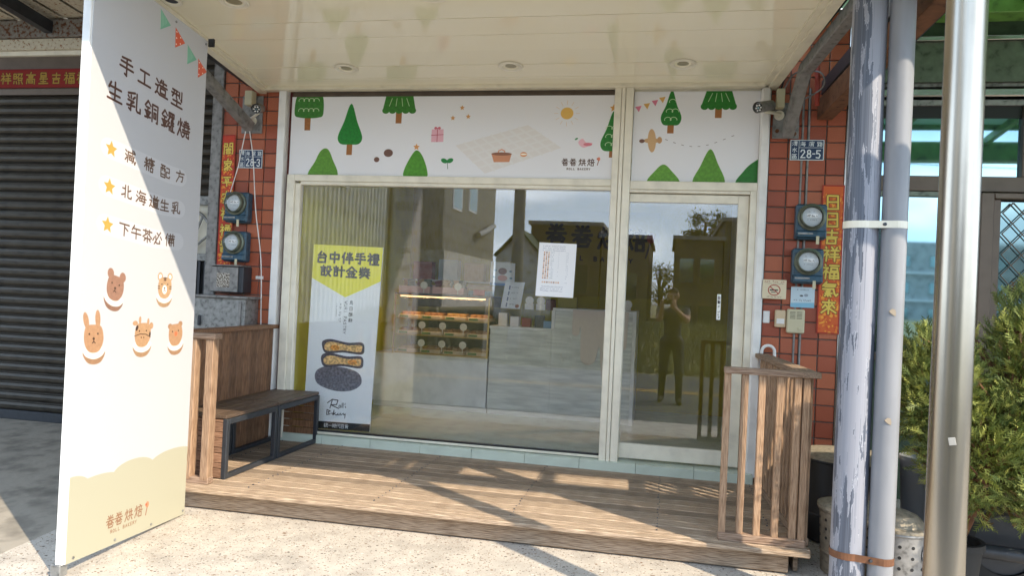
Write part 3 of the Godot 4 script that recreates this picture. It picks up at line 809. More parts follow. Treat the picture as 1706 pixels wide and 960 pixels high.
func aggregate() -> Texture2D:
	# washed concrete: sandy paste with dark and rusty chips
	var f := FastNoiseLite.new()
	f.seed = 11
	f.frequency = 0.012
	f.fractal_octaves = 5
	var g := f.get_seamless_image(1024, 1024)
	var im := Image.create(1024, 1024, false, Image.FORMAT_RGB8)
	var r := RandomNumberGenerator.new()
	r.seed = 8
	for y in 1024:
		for x in 1024:
			var v := g.get_pixel(x, y).r
			var c := Color(0.69, 0.655, 0.605).lerp(Color(0.78, 0.745, 0.69), v)
			var s := 1.0 + 0.11 * (r.randf() - 0.5)
			im.set_pixel(x, y, Color(c.r * s, c.g * s, c.b * s))
	for i in 15000:
		var q := Vector2i(r.randi_range(0, 1023), r.randi_range(0, 1023))
		var rad := r.randf_range(0.8, 2.0) if i % 12 else r.randf_range(2.0, 3.8)
		var col: Color = [Color(0.3, 0.26, 0.23), Color(0.48, 0.36, 0.27), Color(0.88, 0.84, 0.78), Color(0.42, 0.39, 0.36), Color(0.55, 0.48, 0.4)][i % 5]
		var sq := r.randf_range(0.5, 1.0)
		for dy in range(-4, 5):
			for dx in range(-4, 5):
				if dx * dx + dy * dy / (sq * sq) < rad * rad: im.set_pixel(posmod(q.x + dx, 1024), posmod(q.y + dy, 1024), col)
	return ImageTexture.create_from_image(im)

func materials() -> void:
	var soft := noise_tex(3, 0.006, [[0.0, grey(0.9)], [0.5, grey(0.97)], [1.0, grey(1.0)]])
	var grime := noise_tex(5, 0.012, [[0.0, grey(0.55)], [0.35, grey(0.86)], [1.0, grey(1.0)]], 512, 5)
	var fine := noise_tex(7, 0.09, [[0.0, grey(0.72)], [1.0, grey(1.0)]], 512, 3)
	var grain := noise_tex(9, 0.022, [[0.0, Color(0.62, 0.57, 0.52)], [0.38, Color(0.82, 0.79, 0.76)], [0.6, Color(0.94, 0.93, 0.92)], [1.0, Color(1, 1, 1)]], 512, 5)
	var grain_deck := noise_tex(19, 0.022, [[0.0, Color(0.42, 0.37, 0.33)], [0.36, Color(0.68, 0.64, 0.6)], [0.55, Color(0.92, 0.9, 0.88)], [1.0, Color(1, 1, 1)]], 512, 5)
	var grain_h := noise_tex(9, 0.022, [], 512, 5)
	var fine_h := noise_tex(17, 0.05, [], 512, 4)
	M.soft = soft; M.fine_h = fine_h; M.fine = fine; M.grime = grime
	M.concrete = worn(Color(0.955, 0.955, 0.965), aggregate(), Vector3.ONE * 0.5, 0.85, true, fine_h, 0.25)
	M.concrete.detail_enabled = true
	M.concrete.detail_albedo = noise_tex(21, 0.006, [[0.0, grey(0.88)], [0.5, grey(0.98)], [1.0, grey(1.0)]], 1024, 7)
	M.concrete.detail_blend_mode = BaseMaterial3D.BLEND_MODE_MUL
	M.concrete.detail_uv_layer = BaseMaterial3D.DETAIL_UV_1
	M.shaded_stained_concrete = worn(lin(0.31, 0.275, 0.225), noise_tex(73, 0.009, [[0.0, grey(0.68)], [0.35, grey(0.86)], [0.55, grey(0.97)], [1.0, grey(1.0)]], 1024, 7), Vector3.ONE * 0.42, 0.85, true, fine_h, 0.25)  # darker copy for the left: bay shade put into the colour, plus stains
	M.slab_grey = worn(lin(0.25, 0.24, 0.22), grime, Vector3.ONE * 0.7, 0.85, true, fine_h, 0.2)
	M.asphalt = worn(lin(0.1, 0.1, 0.097), fine, Vector3.ONE * 1.3, 0.9, true, fine_h, 0.3)
	M.yellow_line = worn(lin(0.6, 0.36, 0.08), grime, Vector3.ONE * 2.0, 0.8)
	M.soil = worn(lin(0.14, 0.13, 0.1), grime, Vector3.ONE * 0.4, 0.95, true, fine_h, 0.6)
	M.verge = worn(lin(0.42, 0.37, 0.22), noise_tex(71, 0.03, [[0.0, Color(0.2, 0.24, 0.12)], [0.42, Color(0.45, 0.45, 0.33)], [0.58, Color(0.9, 0.88, 0.8)], [1.0, Color(1, 1, 1)]], 512, 6), Vector3.ONE * 0.5, 0.95, true, fine_h, 1.5)
	M.cream = worn(lin(0.84, 0.79, 0.66), soft, Vector3.ONE * 1.7, 0.4)
	M.white = worn(lin(0.84, 0.83, 0.81), soft, Vector3.ONE * 1.3, 0.45)
	M.ceiling = []
	for i in 3:
		var m := paint(lin(0.9 - 0.012 * i, 0.84 - 0.012 * i, 0.66 - 0.01 * i), 0.07)
		M.ceiling.append(m)
	M.trim = worn(lin(0.84, 0.78, 0.62), soft, Vector3.ONE * 1.1, 0.4)
	M.mortar = worn(lin(0.2, 0.18, 0.16), fine, Vector3.ONE * 3.0, 0.9)
	M.tile = []
	for c in [[0.50, 0.115, 0.05], [0.55, 0.145, 0.065], [0.42, 0.09, 0.04], [0.6, 0.165, 0.07]]:
		M.tile.append(worn(lin(c[0], c[1], c[2]), fine, Vector3.ONE * 4.0, 0.5, true, fine_h, 0.06))
	M.red_paint = paint(lin(0.12, 0.02, 0.015), 0.5)
	M.deck = []
	for i in 5:
		var t: float = [1.0, 0.72, 1.14, 0.85, 1.05][i]
		var m := worn(lin(0.53 * t, 0.415 * t, 0.31 * t), grain_deck, Vector3(0.6, 22, 22), 0.75, false, grain_h, 0.25)
		m.uv1_offset = Vector3(0.37 * i, 0.23 * i, 0.19 * i)
		M.deck.append(m)
	M.stick = []
	for i in 4:
		var t: float = [1.0, 0.85, 1.12, 0.95][i]
		var m := worn(lin(0.47 * t, 0.31 * t, 0.2 * t), grain, Vector3(16, 0.8, 16), 0.75, false, grain_h, 0.3)
		m.uv1_offset = Vector3(0.31 * i, 0.27 * i, 0.13 * i)
		M.stick.append(m)
	M.rail = worn(lin(0.36, 0.25, 0.18), grain, Vector3(0.7, 9, 9), 0.75, true, grain_h, 0.25)
	M.rail_z = worn(lin(0.34, 0.24, 0.17), grain, Vector3(9, 9, 0.7), 0.75, true, grain_h, 0.25)
	M.teak = []
	for t in [0.85, 1.0, 1.15]:
		M.teak.append(worn(lin(0.24 * t, 0.125 * t, 0.065 * t), grain, Vector3(6, 0.8, 6), 0.6, true, grain_h, 0.15))
	M.bench_wood = []
	for t in [0.85, 1.0, 1.12]:
		M.bench_wood.append(worn(lin(0.15 * t, 0.105 * t, 0.075 * t), grain, Vector3(8, 8, 0.8), 0.5, true, grain_h, 0.1))
	M.bench_end = []
	for t in [0.85, 1.0, 1.15]:
		M.bench_end.append(worn(lin(0.33 * t, 0.19 * t, 0.12 * t), grain, Vector3(0.8, 8, 8), 0.6, true, grain_h, 0.1))
	M.steel_dark = worn(lin(0.045, 0.05, 0.06), soft, Vector3.ONE * 4.0, 0.45, true, null, 0.0, 0.3)
	M.galv = worn(lin(0.36, 0.36, 0.35), grime, Vector3.ONE * 3.0, 0.5, true, null, 0.0, 0.5)
	M.shutter = worn(lin(0.055, 0.047, 0.037), grime, Vector3(0.9, 3, 3), 0.42, true, null, 0.0, 0.35)
	M.rust = worn(Color.WHITE, noise_tex(31, 0.03, [[0.0, Color(0.3, 0.15, 0.08)], [0.3, Color(0.4, 0.24, 0.14)], [0.38, Color(0.46, 0.43, 0.4)], [1.0, Color(0.58, 0.57, 0.55)]], 512, 5), Vector3.ONE * 1.4, 0.7)
	M.rust_brown = worn(lin(0.2, 0.085, 0.04), grime, Vector3.ONE * 2.0, 0.85)
	M.rust_cream = worn(Color.WHITE, noise_tex(33, 0.03, [[0.0, Color(0.45, 0.25, 0.14)], [0.2, Color(0.55, 0.36, 0.22)], [0.27, Color(0.75, 0.71, 0.63)], [1.0, Color(0.83, 0.8, 0.72)]], 512, 5), Vector3.ONE * 1.6, 0.7)
	M.old_steel = worn(lin(0.3, 0.29, 0.28), grime, Vector3.ONE * 2.5, 0.55, true, null, 0.0, 0.2)
	M.stainless = worn(lin(0.55, 0.54, 0.52), noise_tex(41, 0.02, [[0.0, grey(0.85)], [1.0, grey(1.0)]]), Vector3(1.0, 12, 1.0), 0.24, true, null, 0.0, 1.0)
	M.stain_dull = worn(lin(0.44, 0.4, 0.34), soft, Vector3(1.2, 0.7, 1.2), 0.26, true, null, 0.0, 1.0)
	M.pvc = worn(lin(0.245, 0.25, 0.27), soft, Vector3(2, 0.6, 2), 0.35)
	M.pipe_worn = paint(Color.WHITE, 0.42)
	M.pipe_worn.albedo_texture = flaked()
	M.pipe_worn.uv1_scale = Vector3(1, 0.295, 1)
	M.meter_blue = worn(lin(0.045, 0.11, 0.17), grime, Vector3.ONE * 4.0, 0.45)
	M.black = paint(lin(0.012, 0.012, 0.013), 0.5)
	M.rubber = paint(lin(0.02, 0.02, 0.02), 0.75)
	M.clear = glass(0.001)
	M.dial_glass = glass(0.005)
	M.tinted = paint(lin(0.24, 0.38, 0.43), 0.03, 0.92)
	M.dark_tint = paint(lin(0.16, 0.24, 0.25), 0.05, 0.8)
	M.brown_alu = worn(lin(0.13, 0.095, 0.07), soft, Vector3.ONE * 2.0, 0.4, true, null, 0.0, 0.3)
	M.green_paint = worn(lin(0.2, 0.42, 0.09), grime, Vector3.ONE, 0.45)
	M.green_dark = worn(lin(0.05, 0.09, 0.05), grime, Vector3.ONE, 0.6)
	M.green_metal = worn(lin(0.19, 0.22, 0.17), grime, Vector3.ONE * 1.5, 0.4, true, null, 0.0, 0.5)
	var poly := paint(lin(0.4, 0.55, 0.46), 0.35)
	poly.backlight_enabled = true
	poly.backlight = lin(0.3, 0.42, 0.34)
	M.awning = poly
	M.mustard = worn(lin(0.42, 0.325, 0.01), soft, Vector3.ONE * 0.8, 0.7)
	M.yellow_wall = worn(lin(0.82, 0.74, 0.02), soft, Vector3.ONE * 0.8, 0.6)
	M.floor_tile = worn(lin(0.6, 0.67, 0.58), soft, Vector3.ONE * 1.3, 0.2)
	M.counter = worn(lin(0.84, 0.84, 0.78), noise_tex(61, 0.01, [[0.0, grey(0.8)], [1.0, grey(1.0)]]), Vector3(0.5, 4, 4), 0.5)
	M.paper = paint(lin(0.8, 0.8, 0.8), 0.7)
	M.gold = paint(lin(0.5, 0.36, 0.14), 0.3, 0.8)
	M.pink = paint(lin(0.62, 0.36, 0.34), 0.6)
	M.beige_plastic = paint(lin(0.55, 0.5, 0.34), 0.5)

func ground() -> void:
	var b := MB.new()
	b.quad(Vector3(-300, -0.06, -300), Vector3(300, -0.06, -300), Vector3(300, -0.06, 300), Vector3(-300, -0.06, 300), Vector3(0, -9, 0))
	struct("ground", b, M.soil)
	var a := MB.new()
	var zs := [-0.6, -0.05, 4.24]
	for i in 2:
		for j in 9:
			var x0 := -3.2 + 1.2 * j
			a.quad(Vector3(x0, gy(zs[i]), zs[i]), Vector3(x0 + 1.2, gy(zs[i]), zs[i]), Vector3(x0 + 1.2, gy(zs[i + 1]), zs[i + 1]), Vector3(x0, gy(zs[i + 1]), zs[i + 1]), Vector3(x0, -9, 0))
	struct("pavement", a, M.concrete)
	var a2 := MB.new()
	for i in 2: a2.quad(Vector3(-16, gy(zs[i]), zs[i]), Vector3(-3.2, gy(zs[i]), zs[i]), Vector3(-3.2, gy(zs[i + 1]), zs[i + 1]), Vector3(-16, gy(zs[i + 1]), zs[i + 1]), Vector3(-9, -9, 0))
	struct("pavement", a2, M.shaded_stained_concrete)
	var r := MB.new()
	r.quad(Vector3(-90, 0, 4.2), Vector3(90, 0, 4.2), Vector3(90, 0, 10.7), Vector3(-90, 0, 10.7), Vector3(0, -9, 6))
	struct("road", r, M.asphalt)
	for z in [7.58, 7.78]:
		var l := MB.new()
		l.quad(Vector3(-90, 0.004, z), Vector3(90, 0.004, z), Vector3(90, 0.004, z + 0.1), Vector3(-90, 0.004, z + 0.1), Vector3(0, -9, 6))
		struct("road_marking", l, M.yellow_line)
	var v := MB.new()
	v.quad(Vector3(-90, -0.02, 10.7), Vector3(90, -0.02, 10.7), Vector3(90, 0.0, 11.6), Vector3(-90, 0.0, 11.6), Vector3(0, -9, 16))
	v.quad(Vector3(-90, 0.0, 11.6), Vector3(90, 0.0, 11.6), Vector3(90, 0.9, 16.5), Vector3(-90, 0.9, 16.5), Vector3(0, -9, 16))
	v.quad(Vector3(-90, 0.9, 16.5), Vector3(90, 0.9, 16.5), Vector3(90, 0.9, 90), Vector3(-90, 0.9, 90), Vector3(0, -9, 16))
	struct("verge", v, M.verge)

func shop_shell() -> void:
	# closed room behind the glass
	struct("floor", sp(-3.1, 1.15, 0.1, 0.32, -3.1, -0.04), M.floor_tile)
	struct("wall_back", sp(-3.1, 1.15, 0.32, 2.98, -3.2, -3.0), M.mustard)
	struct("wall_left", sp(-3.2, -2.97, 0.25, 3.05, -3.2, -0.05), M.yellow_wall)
	struct("wall_right", sp(0.64, 0.8, 0.32, 2.98, -3.0, -0.26), M.white)
	struct("ceiling", sp(-3.1, 1.15, 2.98, 3.1, -3.2, -0.06), M.white)
	var t := thing("added_upper_building", "plain unseen upper storey added above the canopy to block sky light", "building")  # unseen mass added to keep out sky light from above and behind
	obj("upper_wall", sp(-16, 12, 3.62, 6.6, -0.9, -0.3), M.white, t)
	obj("lintel", sp(-3.62, 1.2, 3.1, 3.6, -0.3, -0.02), M.red_paint, t)
	obj("roof", sp(-16, 12, 6.6, 6.8, -9, 0.0), M.slab_grey, t)
	obj("rear_wall", sp(-16, 12, 0.0, 6.6, -9, -8.8), M.white, t)

func shopfront() -> void:
	var f := thing("shopfront_frame", "cream aluminium frame of the shop window and door", "frame")
	for e in [[-0.437, -0.388, 0.05], [-0.385, -0.36, 0.06], [-0.357, -0.302, 0.055]]:
		obj("post", sp(e[0], e[1], 0.318, 3.06, -0.04, e[2], 0.004), M.cream, f)
	obj("jamb", sp(-3.066, -3.004, 0.3, 3.06, -0.05, 0.05, 0.004), M.white, f)
	obj("gap_strip", sp(-3.004, -2.972, 0.3, 3.06, -0.06, -0.02), M.red_paint, f)
	obj("stile", sp(-2.972, -2.905, 0.33, 2.395, -0.04, 0.035, 0.004), M.cream, f)
	obj("stile", sp(-2.905, -2.862, 0.40, 2.33, -0.04, 0.02, 0.004), M.cream, f)
	obj("head_rail", sp(-2.905, -0.437, 2.345, 2.395, -0.04, 0.035, 0.004), M.cream, f)
	obj("head_bead", sp(-2.862, -0.437, 2.318, 2.345, -0.04, 0.02, 0.003), M.cream, f)
	obj("sill", sp(-2.905, -0.437, 0.38, 0.402, -0.04, 0.02, 0.004), M.cream, f)
	obj("gasket", sp(-2.862, -0.437, 0.4, 0.412, -0.012, 0.02), M.black, f)
	obj("jamb", sp(0.575, 0.638, 0.3, 3.05, -0.05, 0.06, 0.012), M.white, f)
	obj("stile", sp(0.53, 0.575, 0.32, 2.385, -0.05, 0.04, 0.003), M.cream, f)
	obj("head_rail", sp(-0.302, 0.575, 2.325, 2.385, -0.05, 0.045, 0.004), M.cream, f)
	obj("head_bead", sp(-0.302, 0.53, 2.305, 2.325, -0.05, 0.03, 0.003), M.cream, f)
	obj("top_strip", sp(-2.972, -0.437, 3.012, 3.05, -0.05, -0.005), M.brown_alu, f)  # dark strip paints in the shaded recess above the banner
	obj("top_strip", sp(-0.302, 0.575, 3.036, 3.055, -0.05, 0.0), M.cream, f)
	var w := thing("shop_window", "large fixed shop window pane left of the door, reflecting the street", "window")
	obj("pane", sp(-2.862, -0.437, 0.408, 2.32, -0.006, 0.0), M.clear, w)
	obj("added_pane", sp(-2.862, -0.437, 0.408, 2.32, -0.036, -0.03), M.clear, w)  # extra sheet added to strengthen the mirrored street
	var d := thing("sliding_door", "glass sliding door with cream frame at the right of the shopfront", "door")
	obj("stile", sp(0.455, 0.528, 0.395, 2.3, -0.045, -0.002, 0.004), M.cream, d)
	obj("stile", sp(-0.36, -0.3, 0.395, 2.3, -0.045, -0.002, 0.004), M.cream, d)
	obj("top_rail", sp(-0.3, 0.455, 2.24, 2.3, -0.045, -0.002, 0.004), M.cream, d)
	obj("bottom_rail", sp(-0.3, 0.455, 0.395, 0.5, -0.045, -0.002, 0.004), M.cream, d)
	obj("pane", sp(-0.3, 0.455, 0.5, 2.24, -0.016, -0.01), M.clear, d)
	obj("added_pane", sp(-0.3, 0.455, 0.5, 2.24, -0.038, -0.032), M.clear, d)  # second sheet added for a stronger mirror image in the door
	var sk := Print.new(0, 0.03, 0, 0.18, 700.0, Color(0.93, 0.93, 0.9))
	words(sk, "自動", [Vector2(0.015, 0.155), Vector2(0.015, 0.125)], Vector2(0.022, 0.024), 0.0026, Color(0.1, 0.1, 0.1))
	scribble(sk, Vector2(0.015, 0.1), Vector2(0.015, 0.01), 0.018, Color(0.15, 0.15, 0.15), 2)
	obj("sticker", flat_board(0.34, 0.366, 1.42, 1.6, -0.006, 0.003), printed(sk.tex()), d)
	# flat print panels over the openings
	one("fascia_banner", "long white fascia panel printed with trees and a picnic blanket above the window", "banner", flat_board(-2.97, -0.44, 2.398, 3.01, 0.012, 0.02), printed(banner_print_wide(), 0.5))
	one("fascia_banner", "short white fascia panel printed with trees and a bird above the door", "banner", flat_board(-0.298, 0.573, 2.388, 3.034, 0.012, 0.02), printed(banner_print_small(), 0.5))
	var pp := Print.new(0, 0.28, 0, 0.4, 900.0, Color(0.93, 0.935, 0.95))
	for i in 22:
		var y := 0.375 - 0.0158 * i
		var c := Color(0.45, 0.48, 0.55)
		if i < 3 or i > 18: scribble(pp, Vector2(0.03, y), Vector2(0.2, y), 0.009, c, i)
		elif i < 16 or i == 17:
			for j in 3 if i < 16 else 8: pp.ell(Vector2(0.045 + 0.017 * j, y), Vector2(0.006, 0.006), [Color(0.82, 0.62, 0.48), Color(0.6, 0.42, 0.33), Color(0.88, 0.74, 0.6)][(i + j) % 3])
			scribble(pp, Vector2(0.092, y), Vector2(0.12, y), 0.008, c, i); scribble(pp, Vector2(0.15, y), Vector2(0.16, y), 0.006, c, i + 40); scribble(pp, Vector2(0.21, y), Vector2(0.23, y), 0.007, c, i + 70)
	one("menu_sheet", "white paper price list taped to the shop window", "paper", board(Vector3(-0.957, 1.53, 0.004), Vector3(-0.678, 1.526, 0.004), Vector3(-0.668, 1.921, 0.004), Vector3(-0.944, 1.925, 0.004), 0.002), printed(pp.tex(), 0.7))

func tiles(called: String, label: String, x0: float, x1: float, cols: int, y1: float) -> void:
	var t := thing(called, label, "pillar", Vector3((x0 + x1) / 2, 0.2, 0))
	obj("backing", sp((x0 - x1) / 2, (x1 - x0) / 2, 0, y1 - 0.2, -0.25, -0.012), M.mortar, t)
	var pw := (x1 - x0) / cols
	var m := MB.new()
	m.box(Vector3.ZERO, Vector3(pw - 0.008, 0.105, 0.024), 0.003)
	var mesh := m.mesh()
	var k := 0
	while 0.3 + 0.113 * (k + 1) < y1:
		for c in cols:
			var o := obj("tile", mesh, M.tile[rng.randi_range(0, 3)], t, Vector3((x0 - x1) / 2 + pw * (c + 0.5), 0.16 + 0.113 * k, -0.012 + rng.randf_range(-0.0015, 0.0015)))
			o.rotation = Vector3(rng.randf_range(-0.006, 0.006), rng.randf_range(-0.006, 0.006), 0)
		k += 1

func pillars() -> void:
	tiles("tiled_pillar", "red tiled pillar left of the shop window, half hidden by meters", -3.57, -3.068, 4, 3.6)
	tiles("tiled_pillar", "red tiled pillar right of the glass door", 0.645, 1.146, 4, 3.6)
	one("corner_trim", "narrow stainless steel trim up the corner of the right tiled pillar", "trim", sp(1.146, 1.196, 0.2, 3.5, -0.2, 0.006, 0.004), M.stainless)
	one("corner_trim", "dark steel shutter guide against the left tiled pillar", "trim", sp(-3.66, -3.57, 0.22, 3.4, -0.2, 0.02, 0.004), M.old_steel)

func canopy() -> void:
	var t := thing("canopy", "cream plank ceiling of the shop canopy with edge trim", "canopy", Vector3(-1.2, 3.1, 1.4))
	var o := Vector3(1.2, -3.1, -1.4)
	var zf := 2.84
	var pitch := 0.251
	for i in 12:
		var z0 := -0.02 + pitch * i
		var z1 := minf(z0 + pitch - 0.003, zf)
		if z0 > zf - 0.02: break
		var tilt := rng.randf_range(-0.0022, 0.0022)
		var p := []
		for y in [0.0, 0.02]:
			for q in [[-3.2, z0, 0.0], [0.62, z0, 0.0], [0.62, z1, tilt], [-3.2, z1, tilt]]:
				p.append(o + Vector3(cx(q[0], q[1]), cy(q[1]) + y + q[2] + 0.002, q[1]))
		var b := MB.new()
		b.hex8(p)
		obj("ceiling_plank", b, M.ceiling[i % 3], t)
	var s := MB.new()
	var pr := []
	for y in [0.03, 0.14]:
		for q in [[-3.24, -0.02], [0.66, -0.02], [0.66, zf], [-3.24, zf]]: pr.append(o + Vector3(cx(q[0], q[1]), cy(q[1]) + y, q[1]))
	s.hex8(pr)
	obj("roof_slab", s, M.old_steel, t)
	# stepped trim: a wide lower strip and a bead above it
	var fr := func(x: float, z: float, y: float) -> Vector3: return o + Vector3(cx(x, z), cy(z) + y, z)
	for e in [[-3.26, -3.2], [0.615, 0.675]]:
		for st in [[0.0, 0.06, -0.03, 0.012], [0.06, 0.1, -0.012, 0.02]]:
			var inner: bool = e[0] > 0
			var xa: float = (e[1] - st[0]) if inner else (e[0] + st[0])
			var xb: float = (e[1] - st[1]) if inner else (e[0] + st[1])
			var b := MB.new()
			b.hex8([fr.call(xa, -0.02, st[2]), fr.call(xb, -0.02, st[2]), fr.call(xb, zf, st[2]), fr.call(xa, zf, st[2]), fr.call(xa, -0.02, st[3]), fr.call(xb, -0.02, st[3]), fr.call(xb, zf, st[3]), fr.call(xa, zf, st[3])])
			obj("side_trim", b, M.trim, t)
	var shade_board := MB.new()  # board added along the canopy edge to block sun from the pillar
	shade_board.hex8([fr.call(-3.3, -0.02, 0.0), fr.call(-3.26, -0.02, 0.0), fr.call(-3.26, zf, 0.0), fr.call(-3.3, zf, 0.0), fr.call(-3.3, -0.02, 0.66), fr.call(-3.26, -0.02, 0.66), fr.call(-3.26, zf, 0.66), fr.call(-3.3, zf, 0.66)])
	obj("side_board", shade_board, M.old_steel, t)
	obj("back_trim", sp(-3.2 + 1.2, 0.6 + 1.2, 3.05 - 3.1, 3.082 - 3.1, 0.005 - 1.4, 0.085 - 1.4, 0.006), M.trim, t)
	obj("back_trim", sp(-3.2 + 1.2, 0.6 + 1.2, 3.082 - 3.1, 3.1 - 3.1, 0.005 - 1.4, 0.13 - 1.4, 0.005), M.trim, t)
	obj("front_fascia", sp(cx(-3.27, zf) + 1.2, cx(0.69, zf) + 1.2, cy(zf) - 3.17, cy(zf) - 2.8, zf - 1.4, zf - 1.36), M.trim, t)
	var ring := MB.new()
	ring.lathe([Vector2(0.052, 0.004), Vector2(0.06, -0.006), Vector2(0.082, -0.008), Vector2(0.088, 0.0)], Vector3.ZERO, 28)
	var lens := MB.new()
	lens.lathe([Vector2(0.0, 0.001), Vector2(0.03, 0.0), Vector2(0.054, 0.004)], Vector3.ZERO, 24)
	var n := 0
	var say := ["first recessed canopy downlight from the white sign board, back row", "recessed canopy downlight in the middle of the back row", "recessed canopy downlight above the glass door", "front row recessed canopy downlight nearest the white sign board", "front row canopy downlight second from the sign board", "front row canopy downlight third from the sign board", "small dark ceiling fitting beside the top edge of the sign board"]
	for q in [[-2.33, 0.45, 1.0], [-1.125, 0.45, 1.0], [0.03, 0.45, 1.0], [-2.556, 1.545, 1.0], [-1.35, 1.545, 1.0], [-0.15, 1.545, 1.0], [-2.94, 1.58, 0.72]]:
		var d := thing("downlight", say[n], "ceiling light", Vector3(q[0], cy(q[1]) - 0.001, q[1]), "recessed downlights in the canopy")
		d.scale = Vector3.ONE * q[2]
		d.rotation.x = -0.0615
		obj("trim_ring", ring.mesh(), M.cream, d)
		obj("lens", lens.mesh(), paint(lin(0.3, 0.27, 0.17), 0.35) if n < 6 else M.steel_dark, d)
		n += 1
	# struts that carry it
	var r := thing("canopy_bracket", "grey bent steel bracket above the security camera by the door", "bracket")
	obj("wall_plate", sp(0.66, 0.835, 2.7, 2.95, 0.002, 0.014, 0.003), M.old_steel, r)
	var b1 := MB.new()
	b1.bar(Vector3(0.755, 2.72, 0.05), Vector3(0.79, 3.05, 0.48), 0.075, 0.07, 0.006)
	obj("strut", b1, M.old_steel, r)
	var b2 := MB.new()
	b2.bar(Vector3(0.79, 3.045, 0.46), Vector3(1.06, 3.22, 2.8), 0.075, 0.075, 0.006)
	obj("arm", b2, M.old_steel, r)
	for q in [[0.69, 2.75], [0.805, 2.73]]:
		var nut := MB.new()
		nut.cyl(Vector3(q[0], q[1], 0.012), Vector3(q[0], q[1], 0.03), 0.014, -1, 6)
		obj("bolt", nut, M.rust_brown, r)
	var l := thing("canopy_bracket", "grey steel bracket above the couplet on the left pillar", "bracket")
	obj("wall_plate", sp(-3.4, -3.22, 2.72, 3.02, 0.002, 0.014, 0.003), M.old_steel, l)
	var b3 := MB.new()
	b3.bar(Vector3(-3.3, 2.76, 0.05), Vector3(-3.34, 3.08, 0.85), 0.07, 0.08, 0.006)
	obj("strut", b3, M.old_steel, l)
	var b4 := MB.new()
	b4.bar(Vector3(-3.34, 3.14, 0.0), Vector3(-3.1, 3.28, 2.8), 0.07, 0.08, 0.006)
	obj("arm", b4, M.steel_dark, l)
	var rb := thing("roof_beam", "rusty brown steel beam under the neighbouring awning beside the grey pipe", "beam")
	var c1 := MB.new()
	c1.bar(Vector3(1.0, 2.9, 0.0), Vector3(1.2, 3.02, 2.6), 0.1, 0.14, 0.004)
	obj("channel", c1, M.rust_brown, rb)
	var c2 := MB.new()
	c2.bar(Vector3(1.1, 3.05, 0.0), Vector3(1.3, 3.2, 2.6), 0.26, 0.1, 0.004)
	obj("top_plate", c2, M.steel_dark, rb)

func faded_shaded(t: Texture2D) -> StandardMaterial3D:
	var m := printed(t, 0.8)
	m.albedo_color = Color(0.72, 0.66, 0.62)  # darkening tint: faded ink and the shade over the scroll together
	return m

